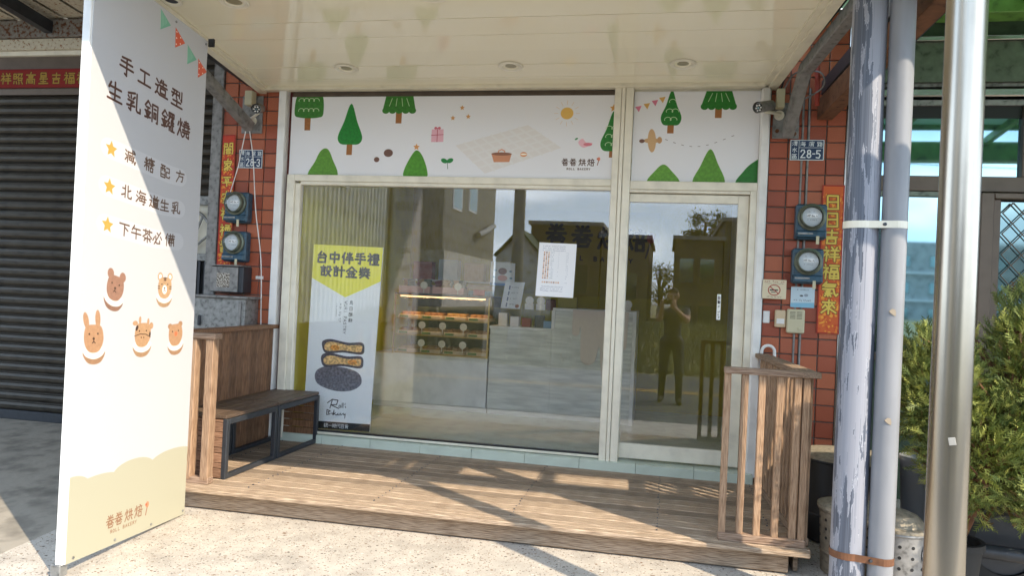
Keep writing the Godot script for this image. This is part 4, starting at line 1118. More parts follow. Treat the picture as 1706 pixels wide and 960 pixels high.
func shutter_bay() -> void:
	# slat profile: a shallow curl, swept along x
	var prof := [Vector2(0.0, 0.0), Vector2(0.012, 0.006), Vector2(0.022, 0.022), Vector2(0.024, 0.045), Vector2(0.016, 0.066), Vector2(0.004, 0.076), Vector2(0.0, 0.083)]
	var slat := func(xa: float, xb: float) -> ArrayMesh:
		var b := MB.new()
		for i in prof.size() - 1:
			var p: Vector2 = prof[i]
			var q: Vector2 = prof[i + 1]
			var k0 := Vector3(0, -(q.x - p.x), q.y - p.y).normalized()
			b.sheet(Vector3(xa, p.y, p.x), Vector3(xb, p.y, p.x), Vector3(xb, q.y, q.x), Vector3(xa, q.y, q.x), k0, k0, k0, k0, [Vector2(0, 0), Vector2(1, 0), Vector2(1, 1), Vector2(0, 1)])
		b.span(xa, xb, 0.0, 0.083, -0.012, -0.001)
		return b.mesh()
	var t := thing("roller_shutter", "wide dark metal roller shutter closed behind the sign board", "shutter", Vector3(-6, 0.25, -0.12))
	var m: ArrayMesh = slat.call(-1.9, 1.75)
	for i in 33: obj("slat", m, M.shutter, t, Vector3(0, 0.08 + 0.083 * i, 0))
	obj("bottom_bar", sp(-1.9, 1.75, 0.0, 0.08, -0.02, 0.02, 0.005), M.steel_dark, t)
	obj("shutter_box", sp(-1.9, 1.75, 2.82, 3.3, -0.12, 0.03), M.brown_alu, t)
	var t2 := thing("roller_shutter", "narrow strip of roller shutter above the arched gate by the left pillar", "shutter", Vector3(-3.9, 2.2, -0.12))
	var m2: ArrayMesh = slat.call(-0.25, 0.25)
	for i in 14: obj("slat", m2, M.shutter, t2, Vector3(0, 0.03 + 0.083 * i, 0))
	obj("bottom_bar", sp(-0.25, 0.25, -0.05, 0.028, -0.02, 0.02, 0.008), M.galv, t2)
	one("shutter_post", "dark steel post between the two roller shutters behind the sign board", "post", sp(-4.25, -4.15, 0.2, 3.4, -0.2, 0.0), M.old_steel)
	var g := thing("arched_gate", "steel gate with a sunburst arch beside the left tiled pillar", "gate", Vector3(-3.9, 0.25, -0.1))
	obj("infill_panel", sp(-0.25, 0.24, 0.0, 1.9, -0.06, -0.05), M.cream, g)
	var arch := []
	for i in 13: arch.append(Vector3(0.0 + 0.25 * cos(PI * i / 12), 1.5 + 0.36 * sin(PI * i / 12), 0))
	obj("arch", rod(arch, 0.014), M.galv, g)
	for i in 5:
		var a := PI * (i + 1) / 6.0
		obj("ray_bar", rod([Vector3(0, 1.5, 0), Vector3(0.24 * cos(a), 1.5 + 0.35 * sin(a), 0)], 0.01), M.galv, g)
	obj("cross_bar", sp(-0.25, 0.24, 1.44, 1.5, -0.015, 0.015, 0.004), M.galv, g)
	obj("cross_bar", sp(-0.25, 0.24, 1.02, 1.07, -0.015, 0.015, 0.004), M.galv, g)
	obj("dark_panel", sp(-0.25, 0.24, 1.07, 1.44, -0.045, -0.035), M.black, g)
	for i in 9: obj("upright", sp(-0.23 + 0.055 * i, -0.21 + 0.055 * i, 0.05, 1.44, -0.02, 0.0), M.steel_dark, g)
	# couplets and top strip
	one("red_scroll", "red horizontal good-luck scroll with gold characters over the dark shutter", "scroll", flat_board(-5.95, -4.5, 3.125, 3.29, -0.075, 0.004), faded_shaded(couplet_print("千祥照高星吉福祿壽平安", 1.45, 0.165, false)))
	# old roof over the shutter
	var r := thing("shutter_eave", "rusty beam and corrugated eave over the dark roller shutter", "eave")
	obj("cream_rail", sp(-8.5, -3.62, 3.44, 3.535, -0.2, -0.02, 0.004), M.rust_cream, r)
	obj("lower_rail", sp(-8.5, -3.62, 3.4, 3.44, -0.2, -0.05, 0.004), M.cream, r)
	obj("rusty_beam", sp(-8.5, -3.62, 3.54, 3.69, -0.2, 0.0, 0.004), M.rust, r)
	for i in 22:
		var x := -8.4 + 0.235 * i
		var b := MB.new()
		b.hex8([Vector3(x, 3.7, -0.1), Vector3(x + 0.2, 3.7, -0.1), Vector3(x + 0.2, 4.0, 3.3), Vector3(x, 4.0, 3.3), Vector3(x + 0.03, 3.74, -0.1), Vector3(x + 0.17, 3.74, -0.1), Vector3(x + 0.17, 4.04, 3.3), Vector3(x + 0.03, 4.04, 3.3)])
		obj("roof_rib", b, M.rust_cream, r)
	var sh := MB.new()
	sh.hex8([Vector3(-8.6, 3.75, -0.1), Vector3(-2.9, 3.75, -0.1), Vector3(-2.8, 4.05, 3.3), Vector3(-8.6, 4.05, 3.3), Vector3(-8.6, 3.78, -0.1), Vector3(-2.9, 3.78, -0.1), Vector3(-2.8, 4.08, 3.3), Vector3(-8.6, 4.08, 3.3)])  # right end extended over the canopy edge to block sun from the pillar
	obj("roof_sheet", sh, M.galv, r)
	for x in [-6.4, -5.25, -4.0]:
		var b := MB.new()
		b.bar(Vector3(x, 3.62, 0.0), Vector3(x + 0.15, 3.94, 3.3), 0.07, 0.1)
		obj("rafter", b, M.steel_dark, r)

func neighbour() -> void:
	var t := thing("neighbour_facade", "brown framed glass front of the neighbouring house behind the conifer", "building", Vector3(1.2, 0.2, -0.1))
	var L := func(x0: float, x1: float, y0: float, y1: float, z0: float, z1: float, bev := 0.0) -> MB: return sp(x0 - 1.2, x1 - 1.2, y0 - 0.2, y1 - 0.2, z0, z1, bev)
	obj("wall", L.call(1.2, 6.0, 0.2, 1.2, -0.25, -0.03), M.green_dark, t)
	obj("backing", L.call(1.2, 6.0, 1.2, 3.65, -0.3, -0.12), M.black, t)
	obj("side_frame", L.call(1.2, 1.3, 1.2, 2.98, -0.1, 0.05, 0.004), M.white, t)
	obj("window_frame", L.call(1.3, 1.34, 1.2, 2.95, -0.1, 0.03, 0.003), M.brown_alu, t)
	obj("transom_bar", L.call(1.34, 3.6, 2.365, 2.468, -0.1, 0.035, 0.004), M.brown_alu, t)
	obj("mullion", L.call(2.265, 2.34, 2.468, 2.95, -0.1, 0.03, 0.004), M.brown_alu, t)
	obj("head_bar", L.call(1.2, 3.6, 2.95, 2.99, -0.1, 0.02, 0.003), M.galv, t)
	obj("head_bar", L.call(1.2, 3.6, 3.005, 3.06, -0.1, 0.05, 0.008), M.stainless, t)
	obj("head_bar", L.call(1.2, 3.6, 3.075, 3.1, -0.1, 0.03, 0.003), M.galv, t)
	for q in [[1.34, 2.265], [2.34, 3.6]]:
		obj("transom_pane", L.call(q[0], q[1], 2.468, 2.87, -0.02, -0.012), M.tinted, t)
		obj("recess_shade", L.call(q[0], q[1], 2.87, 2.95, -0.03, 0.0), M.black, t)  # black strip paints the shade of the recess above the pane
	obj("window_pane", L.call(1.34, 1.95, 1.25, 2.33, -0.02, -0.012), M.tinted, t)
	obj("window_frame", L.call(1.34, 1.95, 2.33, 2.365, -0.05, 0.02, 0.003), M.green_metal, t)
	obj("window_frame", L.call(1.34, 1.95, 1.2, 1.25, -0.05, 0.02, 0.003), M.brown_alu, t)
	obj("soffit_panel", L.call(1.2, 6.0, 3.1, 3.37, -0.1, 0.06), M.green_metal, t)
	obj("soffit_rail", L.call(1.2, 6.0, 3.372, 3.4, -0.1, 0.09, 0.003), M.stainless, t)
	obj("dark_panel", L.call(1.2, 6.0, 3.4, 3.52, -0.1, 0.05), M.green_dark, t)
	var dr := thing("lattice_door", "brown metal door with diamond lattice over dark glass", "door", Vector3(2.6, 0.25, -0.05))
	obj("door_frame", sp(-0.6, -0.52, 0, 2.1, -0.06, 0.06, 0.005), M.brown_alu, dr)
	obj("door_frame", sp(-0.52, 0.6, 2.06, 2.1, -0.06, 0.06, 0.005), M.brown_alu, dr)
	obj("door_stile", sp(-0.52, -0.47, 0, 2.06, -0.04, 0.03, 0.004), M.brown_alu, dr)
	obj("door_pane", sp(-0.47, 0.6, 0.02, 2.05, -0.03, -0.022), M.dark_tint, dr)
	var step := 0.122
	for i in 17:
		var pts := []
		for k in 30: pts.append(Vector3(-0.45 + step / 2 * i + (step / 2 if (k + i) % 2 else 0.0), 0.04 + 0.069 * k, 0.005))
		obj("lattice_bar", rod(pts, 0.0055, 5), M.brown_alu, dr)
	# awning that shades this part: sheets between green ribs and a front gutter
	var a := thing("neighbour_awning", "green steel awning with translucent sheets over the neighbouring house", "awning")
	obj("wall_beam", sp(1.2, 6.0, 3.5, 3.6, -0.04, 0.14, 0.004), M.green_paint, a)
	obj("front_gutter", sp(0.98, 6.0, 3.1, 3.3, 2.72, 2.88, 0.01), M.green_paint, a)
	for i in 6:
		var x := 1.3 + 0.9 * i
		var b := MB.new()
		var xa := x if i else 0.6
		var xb := x if i else cx(0.7, 2.52)
		b.hex8([Vector3(xa, 3.62, -0.05), Vector3(x + 0.9, 3.62, -0.05), Vector3(x + 0.9, 3.42, 2.52), Vector3(xb, 3.42, 2.52), Vector3(xa, 3.626, -0.05), Vector3(x + 0.9, 3.626, -0.05), Vector3(x + 0.9, 3.426, 2.52), Vector3(xb, 3.426, 2.52)])
		obj("roof_sheet", b, M.awning, a)
		var rb := MB.new()
		rb.bar(Vector3(x - 0.02, 3.58, 0.05), Vector3(x - 0.02, 3.3, 2.75), 0.05, 0.07)
		obj("rib", rb, M.green_paint, a)
	for z in [0.85, 1.7, 2.48]:
		var pb := MB.new()
		pb.bar(Vector3(1.2, 3.58 - 0.078 * z, z), Vector3(6.0, 3.58 - 0.078 * z, z), 0.05, 0.05)
		obj("purlin", pb, M.green_paint, a)

func deck() -> void:
	var t := thing("timber_deck", "weathered timber deck in front of the shop", "deck", Vector3(-1.15, 0.2, 0.75))
	var o := Vector3(1.15, -0.2, -0.75)
	var z := 0.02
	var i := 0
	while z < 1.44:
		var w := 0.1165
		var b := MB.new()
		b.box(Vector3.ZERO, Vector3(3.85, 0.024, w - 0.008), 0.004)
		obj("plank", b, M.deck[(i * 3 + i / 4) % 5], t, o + Vector3(-1.175, 0.296 + rng.randf_range(-0.001, 0.001), z + w / 2))
		z += w; i += 1
	obj("nosing", _centred(Vector3(3.62, 0.028, 0.05)), M.deck[2], t, o + Vector3(-1.05, 0.296, 1.452))
	obj("fascia_board", _centred(Vector3(3.52, 0.11, 0.025)), M.deck[0], t, o + Vector3(-1.1, 0.232, 1.44))
	obj("side_board", _centred(Vector3(0.025, 0.11, 1.38)), M.deck[1], t, o + Vector3(0.7, 0.232, 0.72))
	obj("side_board", _centred(Vector3(0.025, 0.11, 1.38)), M.deck[1], t, o + Vector3(-3.06, 0.232, 0.72))
	for x in [-2.4, -1.6, -0.8, 0.0]: obj("joist", _centred(Vector3(0.06, 0.09, 1.35)), M.deck[1], t, o + Vector3(x, 0.235, 0.72))
	var sc := MB.new()
	for zz in 12:
		for x in [-2.9, -2.4, -1.6, -0.8, 0.0, 0.6]:
			for d in [0.025, 0.09]: sc.cyl(Vector3(x + rng.randf_range(-0.01, 0.01), 0.306, 0.02 + 0.1165 * zz + d) + o, Vector3(x, 0.3098, 0.02 + 0.1165 * zz + d) + o, 0.005, -1, 6)
	obj("screw_heads", sc, M.steel_dark, t).set_meta("kind", "stuff")
	# tiled threshold under the glass
	var th := thing("threshold", "pale green tiled threshold below the shop window and door", "threshold")
	for k in 9:
		var x0 := -2.97 + 0.4 * k
		var x1 := minf(x0 + 0.397, 0.62)
		var f := func(x: float) -> float: return 0.03 + (x + 2.97) * 0.02
		var b := MB.new()
		b.hex8([Vector3(x0, 0.25, -0.04), Vector3(x1, 0.25, -0.04), Vector3(x1, 0.25, f.call(x1)), Vector3(x0, 0.25, f.call(x0)), Vector3(x0, 0.379, -0.04), Vector3(x1, 0.379, -0.04), Vector3(x1, 0.372, f.call(x1)), Vector3(x0, 0.372, f.call(x0))])
		obj("tile", b, M.floor_tile, th)
	# right railing: front return and side run
	var r := thing("deck_railing", "weathered wooden baluster railing at the right end of the deck", "railing", Vector3(0.6, 0.31, 0.8))
	var q := Vector3(-0.6, -0.31, -0.8)
	var tr := MB.new()
	tr.box(Vector3.ZERO, Vector3(0.44, 0.032, 0.07), 0.004)
	obj("top_rail", tr, M.rail, r, q + Vector3(0.525, 1.19, 1.43))
	var br := MB.new()
	br.box(Vector3.ZERO, Vector3(0.43, 0.04, 0.06), 0.004)
	obj("bottom_rail", br, M.rail, r, q + Vector3(0.52, 0.33, 1.435))
	var st := MB.new()
	st.box(Vector3.ZERO, Vector3(0.034, 0.83, 0.04), 0.003)
	var sm := st.mesh()
	var k := 0
	for x in [0.325, 0.412, 0.497, 0.586, 0.672, 0.715]:
		obj("baluster", sm, M.stick[k % 4], r, q + Vector3(x, 0.76, 1.43))
		k += 1
	var a0 := Vector3(0.735, 0, 1.39)
	var a1 := Vector3(0.655, 0, 0.1)
	var ts := MB.new()
	ts.bar(Vector3(0.735, 1.19, 1.47), Vector3(0.65, 1.19, 0.06), 0.09, 0.03, 0.004)
	obj("top_rail", ts, M.rail_z, r, q)
	var bs := MB.new()
	bs.bar(Vector3(0.735, 0.33, 1.41), Vector3(0.65, 0.33, 0.06), 0.05, 0.04, 0.004)
	obj("bottom_rail", bs, M.rail_z, r, q)
	for j in 15:
		var at := a0.lerp(a1, j / 14.0)
		obj("baluster", sm, M.stick[(j * 3 + 1) % 4], r, q + Vector3(at.x, 0.76, at.z))
	# left railing: two posts by the sign and a board screen behind the bench
	var l := thing("deck_railing", "wooden screen railing behind the bench at the left end of the deck", "railing", Vector3(-3.0, 0.31, 0.7))
	var ql := Vector3(3.0, -0.31, -0.7)
	var tl := MB.new()
	tl.box(Vector3.ZERO, Vector3(0.45, 0.034, 0.08), 0.004)
	obj("top_rail", tl, M.rail, l, ql + Vector3(-2.86, 1.195, 1.4))
	obj("bottom_rail", br.mesh(), M.rail, l, ql + Vector3(-2.86, 0.328, 1.4))
	var po := MB.new()
	po.box(Vector3.ZERO, Vector3(0.052, 0.85, 0.062), 0.004)
	k = 0
	for x in [-3.04, -2.92, -2.79, -2.675]:
		obj("post", po.mesh(), M.stick[(k + 2) % 4], l, ql + Vector3(x, 0.755, 1.4))
		k += 1
	var tb := MB.new()
	tb.bar(Vector3(-3.035, 1.195, 0.0), Vector3(-2.985, 1.195, 1.36), 0.09, 0.03, 0.004)
	obj("top_rail", tb, M.teak[1], l, ql)
	var bo := MB.new()
	bo.box(Vector3.ZERO, Vector3(0.03, 0.86, 0.085), 0.003)
	for j in 14: obj("screen_board", bo.mesh(), M.teak[(j * 2) % 3], l, ql + Vector3(-3.03 + 0.0035 * j, 0.75, 0.06 + 0.0955 * j))
	var hk := MB.new()
	var hp := []
	for i2 in 13: hp.append(Vector3(0.69 - 0.042 * cos(PI * i2 / 12.0), 1.22 + 0.042 * sin(PI * i2 / 12.0), 0.06))
	hk.tube([Vector3(0.648, 1.02, 0.06)] + hp + [Vector3(0.732, 1.02, 0.06)], [0.011], 10)
	one("pipe_hook", "white curved pipe hook behind the right railing", "pipe", hk, M.white)

func _centred(size: Vector3) -> MB:
	var b := MB.new()
	b.box(Vector3.ZERO, size, 0.004)
	return b

func ribbed(t: Node3D, z0: float, z1: float, y0: float, y1: float, pitch: float, m: Material) -> void:
	# profiled sheet wall facing +x: flat sheet plus single ribs
	obj("wall_sheet", sp(-0.05, 0.0, y0, y1, z0, z1), m, t)
	var n := int((z1 - z0) / pitch)
	var b := MB.new()
	var h := (y1 - y0) / 2
	b.hex8([Vector3(0, -h, -pitch * 0.34), Vector3(0, -h, pitch * 0.34), Vector3(0.07, -h, pitch * 0.16), Vector3(0.07, -h, -pitch * 0.16), Vector3(0, h, -pitch * 0.34), Vector3(0, h, pitch * 0.34), Vector3(0.07, h, pitch * 0.16), Vector3(0.07, h, -pitch * 0.16)])
	var mesh := b.mesh()
	for i in n: obj("wall_rib", mesh, m, t, Vector3(0, (y0 + y1) / 2, z0 + pitch * (i + 0.5)))

func house(label: String, x0: float, x1: float, h: float, z: float, wall: Material, wins: Array, deep := 6.0) -> Node3D:
	var t := thing("street_house", label, "house", Vector3((x0 + x1) / 2, 0, z), "houses across the road")
	var o := Vector3(-(x0 + x1) / 2, 0, 0)
	var w := x1 - x0
	obj("wall", sp(-w / 2, w / 2, -0.1, h, 0, deep), wall, t)
	obj("parapet", sp(-w / 2 - 0.08, w / 2 + 0.08, h, h + 0.12, -0.08, deep), M.slab_grey, t)
	for q in wins:
		var f := obj("window", sp(q[0] - q[2] / 2, q[0] + q[2] / 2, q[1], q[1] + q[3], -0.05, -0.005), M.brown_alu, t, o)
		obj("pane", sp(q[0] - q[2] / 2 + 0.05, q[0] + q[2] / 2 - 0.05, q[1] + 0.05, q[1] + q[3] - 0.05, -0.058, -0.05), M.dark_tint, f)
	return t

func opposite() -> void:
	# the far side of the road, which the glass mirrors
	var silver := worn(lin(0.62, 0.62, 0.6), M.grime, Vector3(1.0, 0.3, 1.0), 0.5)
	var tan := worn(lin(0.5, 0.46, 0.38), M.grime, Vector3(1.0, 0.3, 1.0), 0.55)
	var pale := worn(lin(0.66, 0.64, 0.6), M.grime, Vector3.ONE * 0.5, 0.8)
	var dull := worn(lin(0.1, 0.085, 0.065), M.grime, Vector3.ONE * 0.5, 0.85)
	var a := thing("steel_shed", "tall silver ribbed steel shed across the road, mirrored in the window", "building", Vector3(-9, 0, 11.2))
	ribbed(a, 0.0, 7.0, 0.0, 9.5, 0.27, silver)
	obj("body", sp(-8, -0.06, 0, 9.5, 0.0, 7.0), silver, a)
	var w1 := obj("window", sp(0.05, 0.1, 4.3, 5.6, 1.9, 3.4), M.white, a)
	obj("pane", sp(0.1, 0.11, 4.38, 5.52, 1.98, 3.32), M.dark_tint, w1)
	one("yard_building", "dark set-back building between the two ribbed sheds across the road", "building", sp(-17, -11, 0, 8.5, 18.3, 24.0), dull)
	var b := thing("steel_shed", "beige ribbed steel building with a white base across the road", "building", Vector3(-9, 0, 24.2))
	ribbed(b, 0.0, 9.0, 3.2, 9.0, 0.3, tan)
	obj("base_wall", sp(-8, 0.1, 0.0, 3.2, 0.0, 9.0), pale, b)
	obj("body", sp(-8, -0.06, 3.2, 9.0, 0.0, 9.0), tan, b)
	for q in [[1.0, 5.0], [3.6, 5.2]]:
		var w := obj("window", sp(0.05, 0.1, q[1], q[1] + 1.2, q[0], q[0] + 1.4), M.white, b)
		obj("pane", sp(0.1, 0.11, q[1] + 0.08, q[1] + 1.12, q[0] + 0.08, q[0] + 1.32), M.dark_tint, w)
	var vs := rod(bent([Vector3(0.3, 4.2, 4.6), Vector3(0.35, 4.5, 6.0), Vector3(0.3, 4.9, 7.6)]), 0.16, 10)
	obj("vent_duct", vs, M.galv, b)
	var g := thing("gabled_house", "small pale gabled house across the road beside the utility pole", "house", Vector3(-4.3, 0, 16))
	obj("wall", sp(-0.6, 0.75, 0, 2.6, 0, 5), pale, g)
	var gb := MB.new()
	gb.prism(PackedVector2Array([Vector2(-0.6, 2.6), Vector2(0.75, 2.6), Vector2(0.08, 3.35)]), Transform3D(), 5.0)
	obj("gable", gb, pale, g)
	for s in [-1, 1]:
		var rf := MB.new()
		rf.bar(Vector3(0.08 + 0.36 * s, 3.02, -0.15), Vector3(0.08 + 0.36 * s, 3.02, 5.1), 1.05, 0.05, 0.0, Vector3(0.74 * s, 0.67, 0))
		obj("roof", rf, M.green_dark, g)
	house("low brown house across the road right of the utility pole", -4.27, -2.1, 3.75, 18, dull, [[-3.6, 1.6, 0.9, 1.0], [-2.7, 1.6, 0.6, 1.0]])
	house("low tiled brown house across the road, mirrored behind the menu sheet", -2.05, -0.62, 3.4, 18, dull, [[-1.3, 1.5, 0.8, 0.9]])
	house("dark two-window house across the road, mirrored in the door", 0.158, 1.54, 3.42, 18, dull, [[0.5, 2.1, 0.5, 0.8], [1.1, 2.1, 0.5, 0.8], [0.5, 0.7, 0.5, 0.8], [1.1, 0.7, 0.5, 0.8]])
	house("taller dark house across the road at the door frame edge", 1.58, 6.0, 4.0, 18, dull, [[2.4, 2.2, 0.8, 1.0], [4.0, 2.2, 0.8, 1.0], [2.4, 0.6, 0.8, 1.0]])
	var far_wins := []
	for fl in 3:
		for k in 7: far_wins.append([15.5 + 2.7 * k, 0.9 + 2.4 * fl, 1.1, 1.1])
	var ap := house("pale three-storey apartment block mirrored in the neighbouring window", 14.0, 34.0, 7.9, 70, worn(lin(0.5, 0.5, 0.48), M.grime, Vector3.ONE * 0.2, 0.85), far_wins, 12.0)
	for fl in 2: obj("floor_band", sp(-10.05, 10.05, 2.6 + 2.5 * fl, 2.8 + 2.5 * fl, -0.3, 0.0), M.white, ap)
	var p := thing("utility_pole", "tall concrete utility pole across the road carrying wires", "pole", Vector3(-3.6, 0, 12.6))
	var pm := MB.new()
	pm.cyl(Vector3(0, -0.1, 0), Vector3(0, 9.5, 0), 0.16, 0.11, 14)
	obj("shaft", pm, M.slab_grey, p)
	for q in [8.6, 9.0]: obj("cross_arm", sp(-0.7, 0.7, q, q + 0.08, -0.05, 0.05), M.galv, p)
	for i in 5:
		var wp := []
		for k in 21:
			var t := k / 10.0 - 1.0
			wp.append(Vector3(-3.6 + 30 * t, [8.65, 8.66, 9.05, 5.6, 5.0][i] - (0.9 - 0.9 * pow(absf(2.0 * absf(t) - 1.0), 2.0)), 12.5 + [0.6, -0.5, 0.3, 0.2, 0.2][i]))
		one("overhead_wire", ["lowest wire on the cross arm nearer the road", "wire on the far end of the lower cross arm", "topmost overhead wire across the road", "telephone cable strung below the power wires", "lowest telephone cable strung across the road"][i], "wire", rod(wp, 0.012, 5), M.black, "overhead wires across the road")
	var tr := thing("street_tree", "broad dark tree rising behind the low houses across the road", "tree", Vector3(1.3, 0, 25))
	tree_into(tr, 3.0, 4.9, 0.9, 77, Color(0.05, 0.07, 0.025))
	var tr2 := thing("street_tree", "small rounded tree in the gap between the mirrored houses", "tree", Vector3(-0.4, 0, 30))
	tree_into(tr2, 1.6, 3.1, 1.5, 78, Color(0.05, 0.07, 0.025))
	# rough grass on the far verge, one mass
	var gm := MB.new()
	gm.dyed = true
	var r := RandomNumberGenerator.new()
	r.seed = 5
	for i in 12000:
		var q := Vector3(r.randf_range(-9, 5), 0.0, r.randf_range(10.9, 16.4))
		q.y = maxf(0.0, (q.z - 11.6) * 0.184) - 0.01
		var d := Vector3(r.randf_range(-0.12, 0.12), r.randf_range(0.06, 0.3), r.randf_range(-0.1, 0.1))
		gm.tint = Color(0.13, 0.13, 0.05).lerp(Color(0.28, 0.25, 0.12), r.randf())
		gm.tri(q + Vector3(-0.02, 0, 0), q + Vector3(0.02, 0, 0.01), q + d, q + Vector3(0, 0, 3))
	var leaf := paint(Color.WHITE, 0.8)
	leaf.vertex_color_use_as_albedo = true
	M.leaf = leaf
	var go := obj("grass", gm, leaf)
	go.set_meta("kind", "stuff")
	tag(go, "rough dry grass on the far verge of the road", "grass")

func tree_into(t: Node3D, low: float, top: float, rad: float, seed_no: int, col: Color) -> void:
	var r := RandomNumberGenerator.new()
	r.seed = seed_no
	var tk := MB.new()
	tk.tube(bent([Vector3(0, -0.1, 0), Vector3(0.05, low * 0.6, 0.02), Vector3(-0.03, (low + top) / 2, 0), Vector3(0, top - 0.2, 0)]), [0.13, 0.12, 0.11, 0.1, 0.1, 0.09, 0.09, 0.08, 0.08, 0.07, 0.06, 0.06, 0.05, 0.05, 0.04, 0.04, 0.03, 0.03, 0.03], 8)
	var cr := MB.new()
	cr.dyed = true
	for c in 34:
		var a := r.randf() * TAU
		var e := sqrt(r.randf())
		var ctr := Vector3(cos(a) * rad * e * 0.9, lerpf(low, top, r.randf()), sin(a) * rad * e * 0.9)
		tk.tube([Vector3(0, lerpf(low * 0.7, ctr.y, 0.5), 0), ctr], [0.03, 0.012], 5)
		for k in 70:
			var d := Vector3(r.randfn(), r.randfn() * 0.7, r.randfn()) * rad * 0.16
			var n := Vector3(r.randfn(), r.randfn(), r.randfn()).normalized() * 0.07
			var m := n.cross(Vector3(r.randfn(), r.randfn(), r.randfn())).normalized() * 0.05
			cr.tint = Color(col.r, col.g, col.b) * r.randf_range(0.7, 1.5)
			cr.tri(ctr + d - n, ctr + d + m, ctr + d + n, ctr + d + Vector3(0, -1, 0))
	obj("trunk", tk, M.rust_brown, t)
	var lm := paint(Color.WHITE, 0.7)
	lm.vertex_color_use_as_albedo = true
	obj("crown", cr, lm, t)

func interior() -> void:
	# standing poster just inside the glass
	one("standing_poster", "tall white and yellow award poster standing inside the window", "poster", board(Vector3(-2.81, 0.393, -0.12), Vector3(-2.245, 0.4, -0.12), Vector3(-2.209, 1.853, -0.13), Vector3(-2.796, 1.861, -0.13), 0.01), printed(poster_print(), 0.45))
	var lp := Print.new(0, 1.5, 0, 0.95, 300.0, Color(0.6, 0.53, 0.1))
	p_logo(lp)
	one("logo_panel", "mustard wall panel with the dark bakery lettering behind the counter", "sign", flat_board(-1.62, -0.12, 1.55, 2.5, -2.97, 0.02), printed(lp.tex(), 0.7))
	# display case
	var c := thing("display_case", "lit glass pastry display case with gold edged shelves", "display case", Vector3(-2.25, 0.32, -2.2))
	var o := Vector3(2.25, -0.32, 2.2)
	var L := func(x0: float, x1: float, y0: float, y1: float, z0: float, z1: float, bev := 0.0) -> MB: return sp(x0 + 2.25, x1 + 2.25, y0 - 0.32, y1 - 0.32, z0 + 2.2, z1 + 2.2, bev)
	obj("base", L.call(-2.95, -1.745, 0.38, 0.855, -2.5, -1.93, 0.003), M.white, c)
	obj("plinth", L.call(-2.95, -1.745, 0.32, 0.38, -2.5, -1.98), M.counter, c)
	obj("worktop", L.call(-2.95, -1.735, 0.855, 0.875, -2.5, -1.91, 0.003), M.white, c)
	obj("back_panel", L.call(-2.74, -1.75, 0.88, 1.5, -2.48, -2.46), M.black, c)
	obj("roof", L.call(-2.75, -1.745, 1.485, 1.503, -2.48, -1.92, 0.003), M.steel_dark, c)
	for x in [-2.75, -1.757]: obj("corner_post", L.call(x, x + 0.014, 0.875, 1.485, -1.935, -1.92), M.gold, c)
	for y in [0.885, 1.07, 1.235]: 
		var s := obj("shelf", L.call(-2.735, -1.76, y, y + 0.006, -2.45, -1.96), M.dial_glass, c)
		obj("shelf_edge", L.call(-2.735, -1.76, y - 0.006, y + 0.008, -1.96, -1.952), M.gold, s)
	obj("front_pane", L.call(-2.735, -1.76, 0.88, 1.48, -1.93, -1.926), M.clear, c)
	var led := paint(Color.WHITE, 0.5)
	led.emission_enabled = true
	led.emission = Color(1.0, 0.78, 0.5)
	led.emission_energy_multiplier = 0.9
	obj("light_strip", L.call(-2.7, -1.8, 1.462, 1.474, -1.975, -1.955), led, c)
	var al := AreaLight3D.new()
	al.name = "case_light"
	al.area_size = Vector2(0.9, 0.02)
	al.light_energy = 0.1
	al.light_color = Color(1.0, 0.8, 0.55)
	al.shadow_enabled = true
	al.position = Vector3(-2.25, 1.455, -1.966)
	al.rotation.x = -PI / 2 - 0.5
	add_child(al)
	# trays of filled pancakes with green labels, round price tags between
	var tray := _centred(Vector3(0.22, 0.035, 0.3))
	var lab := MB.new()
	lab.box(Vector3.ZERO, Vector3(0.09, 0.022, 0.002))
	var cake := MB.new()
	cake.lathe([Vector2(0, 0.035), Vector2(0.03, 0.032), Vector2(0.042, 0.022), Vector2(0.04, 0.0)], Vector3.ZERO, 10)
	var box_m := worn(lin(0.62, 0.5, 0.36), M.soft, Vector3.ONE, 0.7)
	var cake_m := [worn(lin(0.5, 0.25, 0.09), M.fine, Vector3.ONE * 8, 0.7), worn(lin(0.36, 0.16, 0.06), M.fine, Vector3.ONE * 8, 0.7), worn(lin(0.55, 0.33, 0.13), M.fine, Vector3.ONE * 8, 0.7)]
	var green := paint(lin(0.08, 0.2, 0.06), 0.6)
	var tagm := worn(lin(0.78, 0.74, 0.66), M.soft, Vector3.ONE * 9, 0.6)
	var disc := MB.new()
	disc.cyl(Vector3(0, 0, -0.002), Vector3(0, 0, 0.002), 0.038, -1, 20)
	disc.span(-0.004, 0.004, -0.08, -0.03, -0.002, 0.0)
	var lev := ["top", "middle", "bottom"]
	var spot := ["leftmost", "second", "third", "last"]
	for s in 3:
		var y: float = [1.241, 1.076, 0.891][s]
		for k in 4:
			var t := thing("pastry_tray", "%s tray of filled pancakes on the %s shelf of the display case" % [spot[k], lev[s]], "tray", Vector3(-2.61 + 0.247 * k, y, -2.13), "pastry trays in the display case")
			obj("box", tray.mesh(), box_m, t, Vector3(0, 0.018, 0))
			obj("label", lab.mesh(), green, t, Vector3(-0.05, 0.018, 0.152))
			for q in 6: obj("pancake", cake.mesh(), cake_m[(s + k) % 3], t, Vector3(-0.066 + 0.066 * (q % 3), 0.034, -0.06 + 0.12 * (q / 3)))
		if s > 0:
			for k in 3: one("price_tag", "%s round price tag on the %s shelf of the display case" % [["leftmost", "middle", "rightmost"][k], lev[s]], "price tag", moved(disc, Vector3(-2.46 + 0.22 * k, y + 0.1, -1.975)), tagm, "round price tags in the display case")
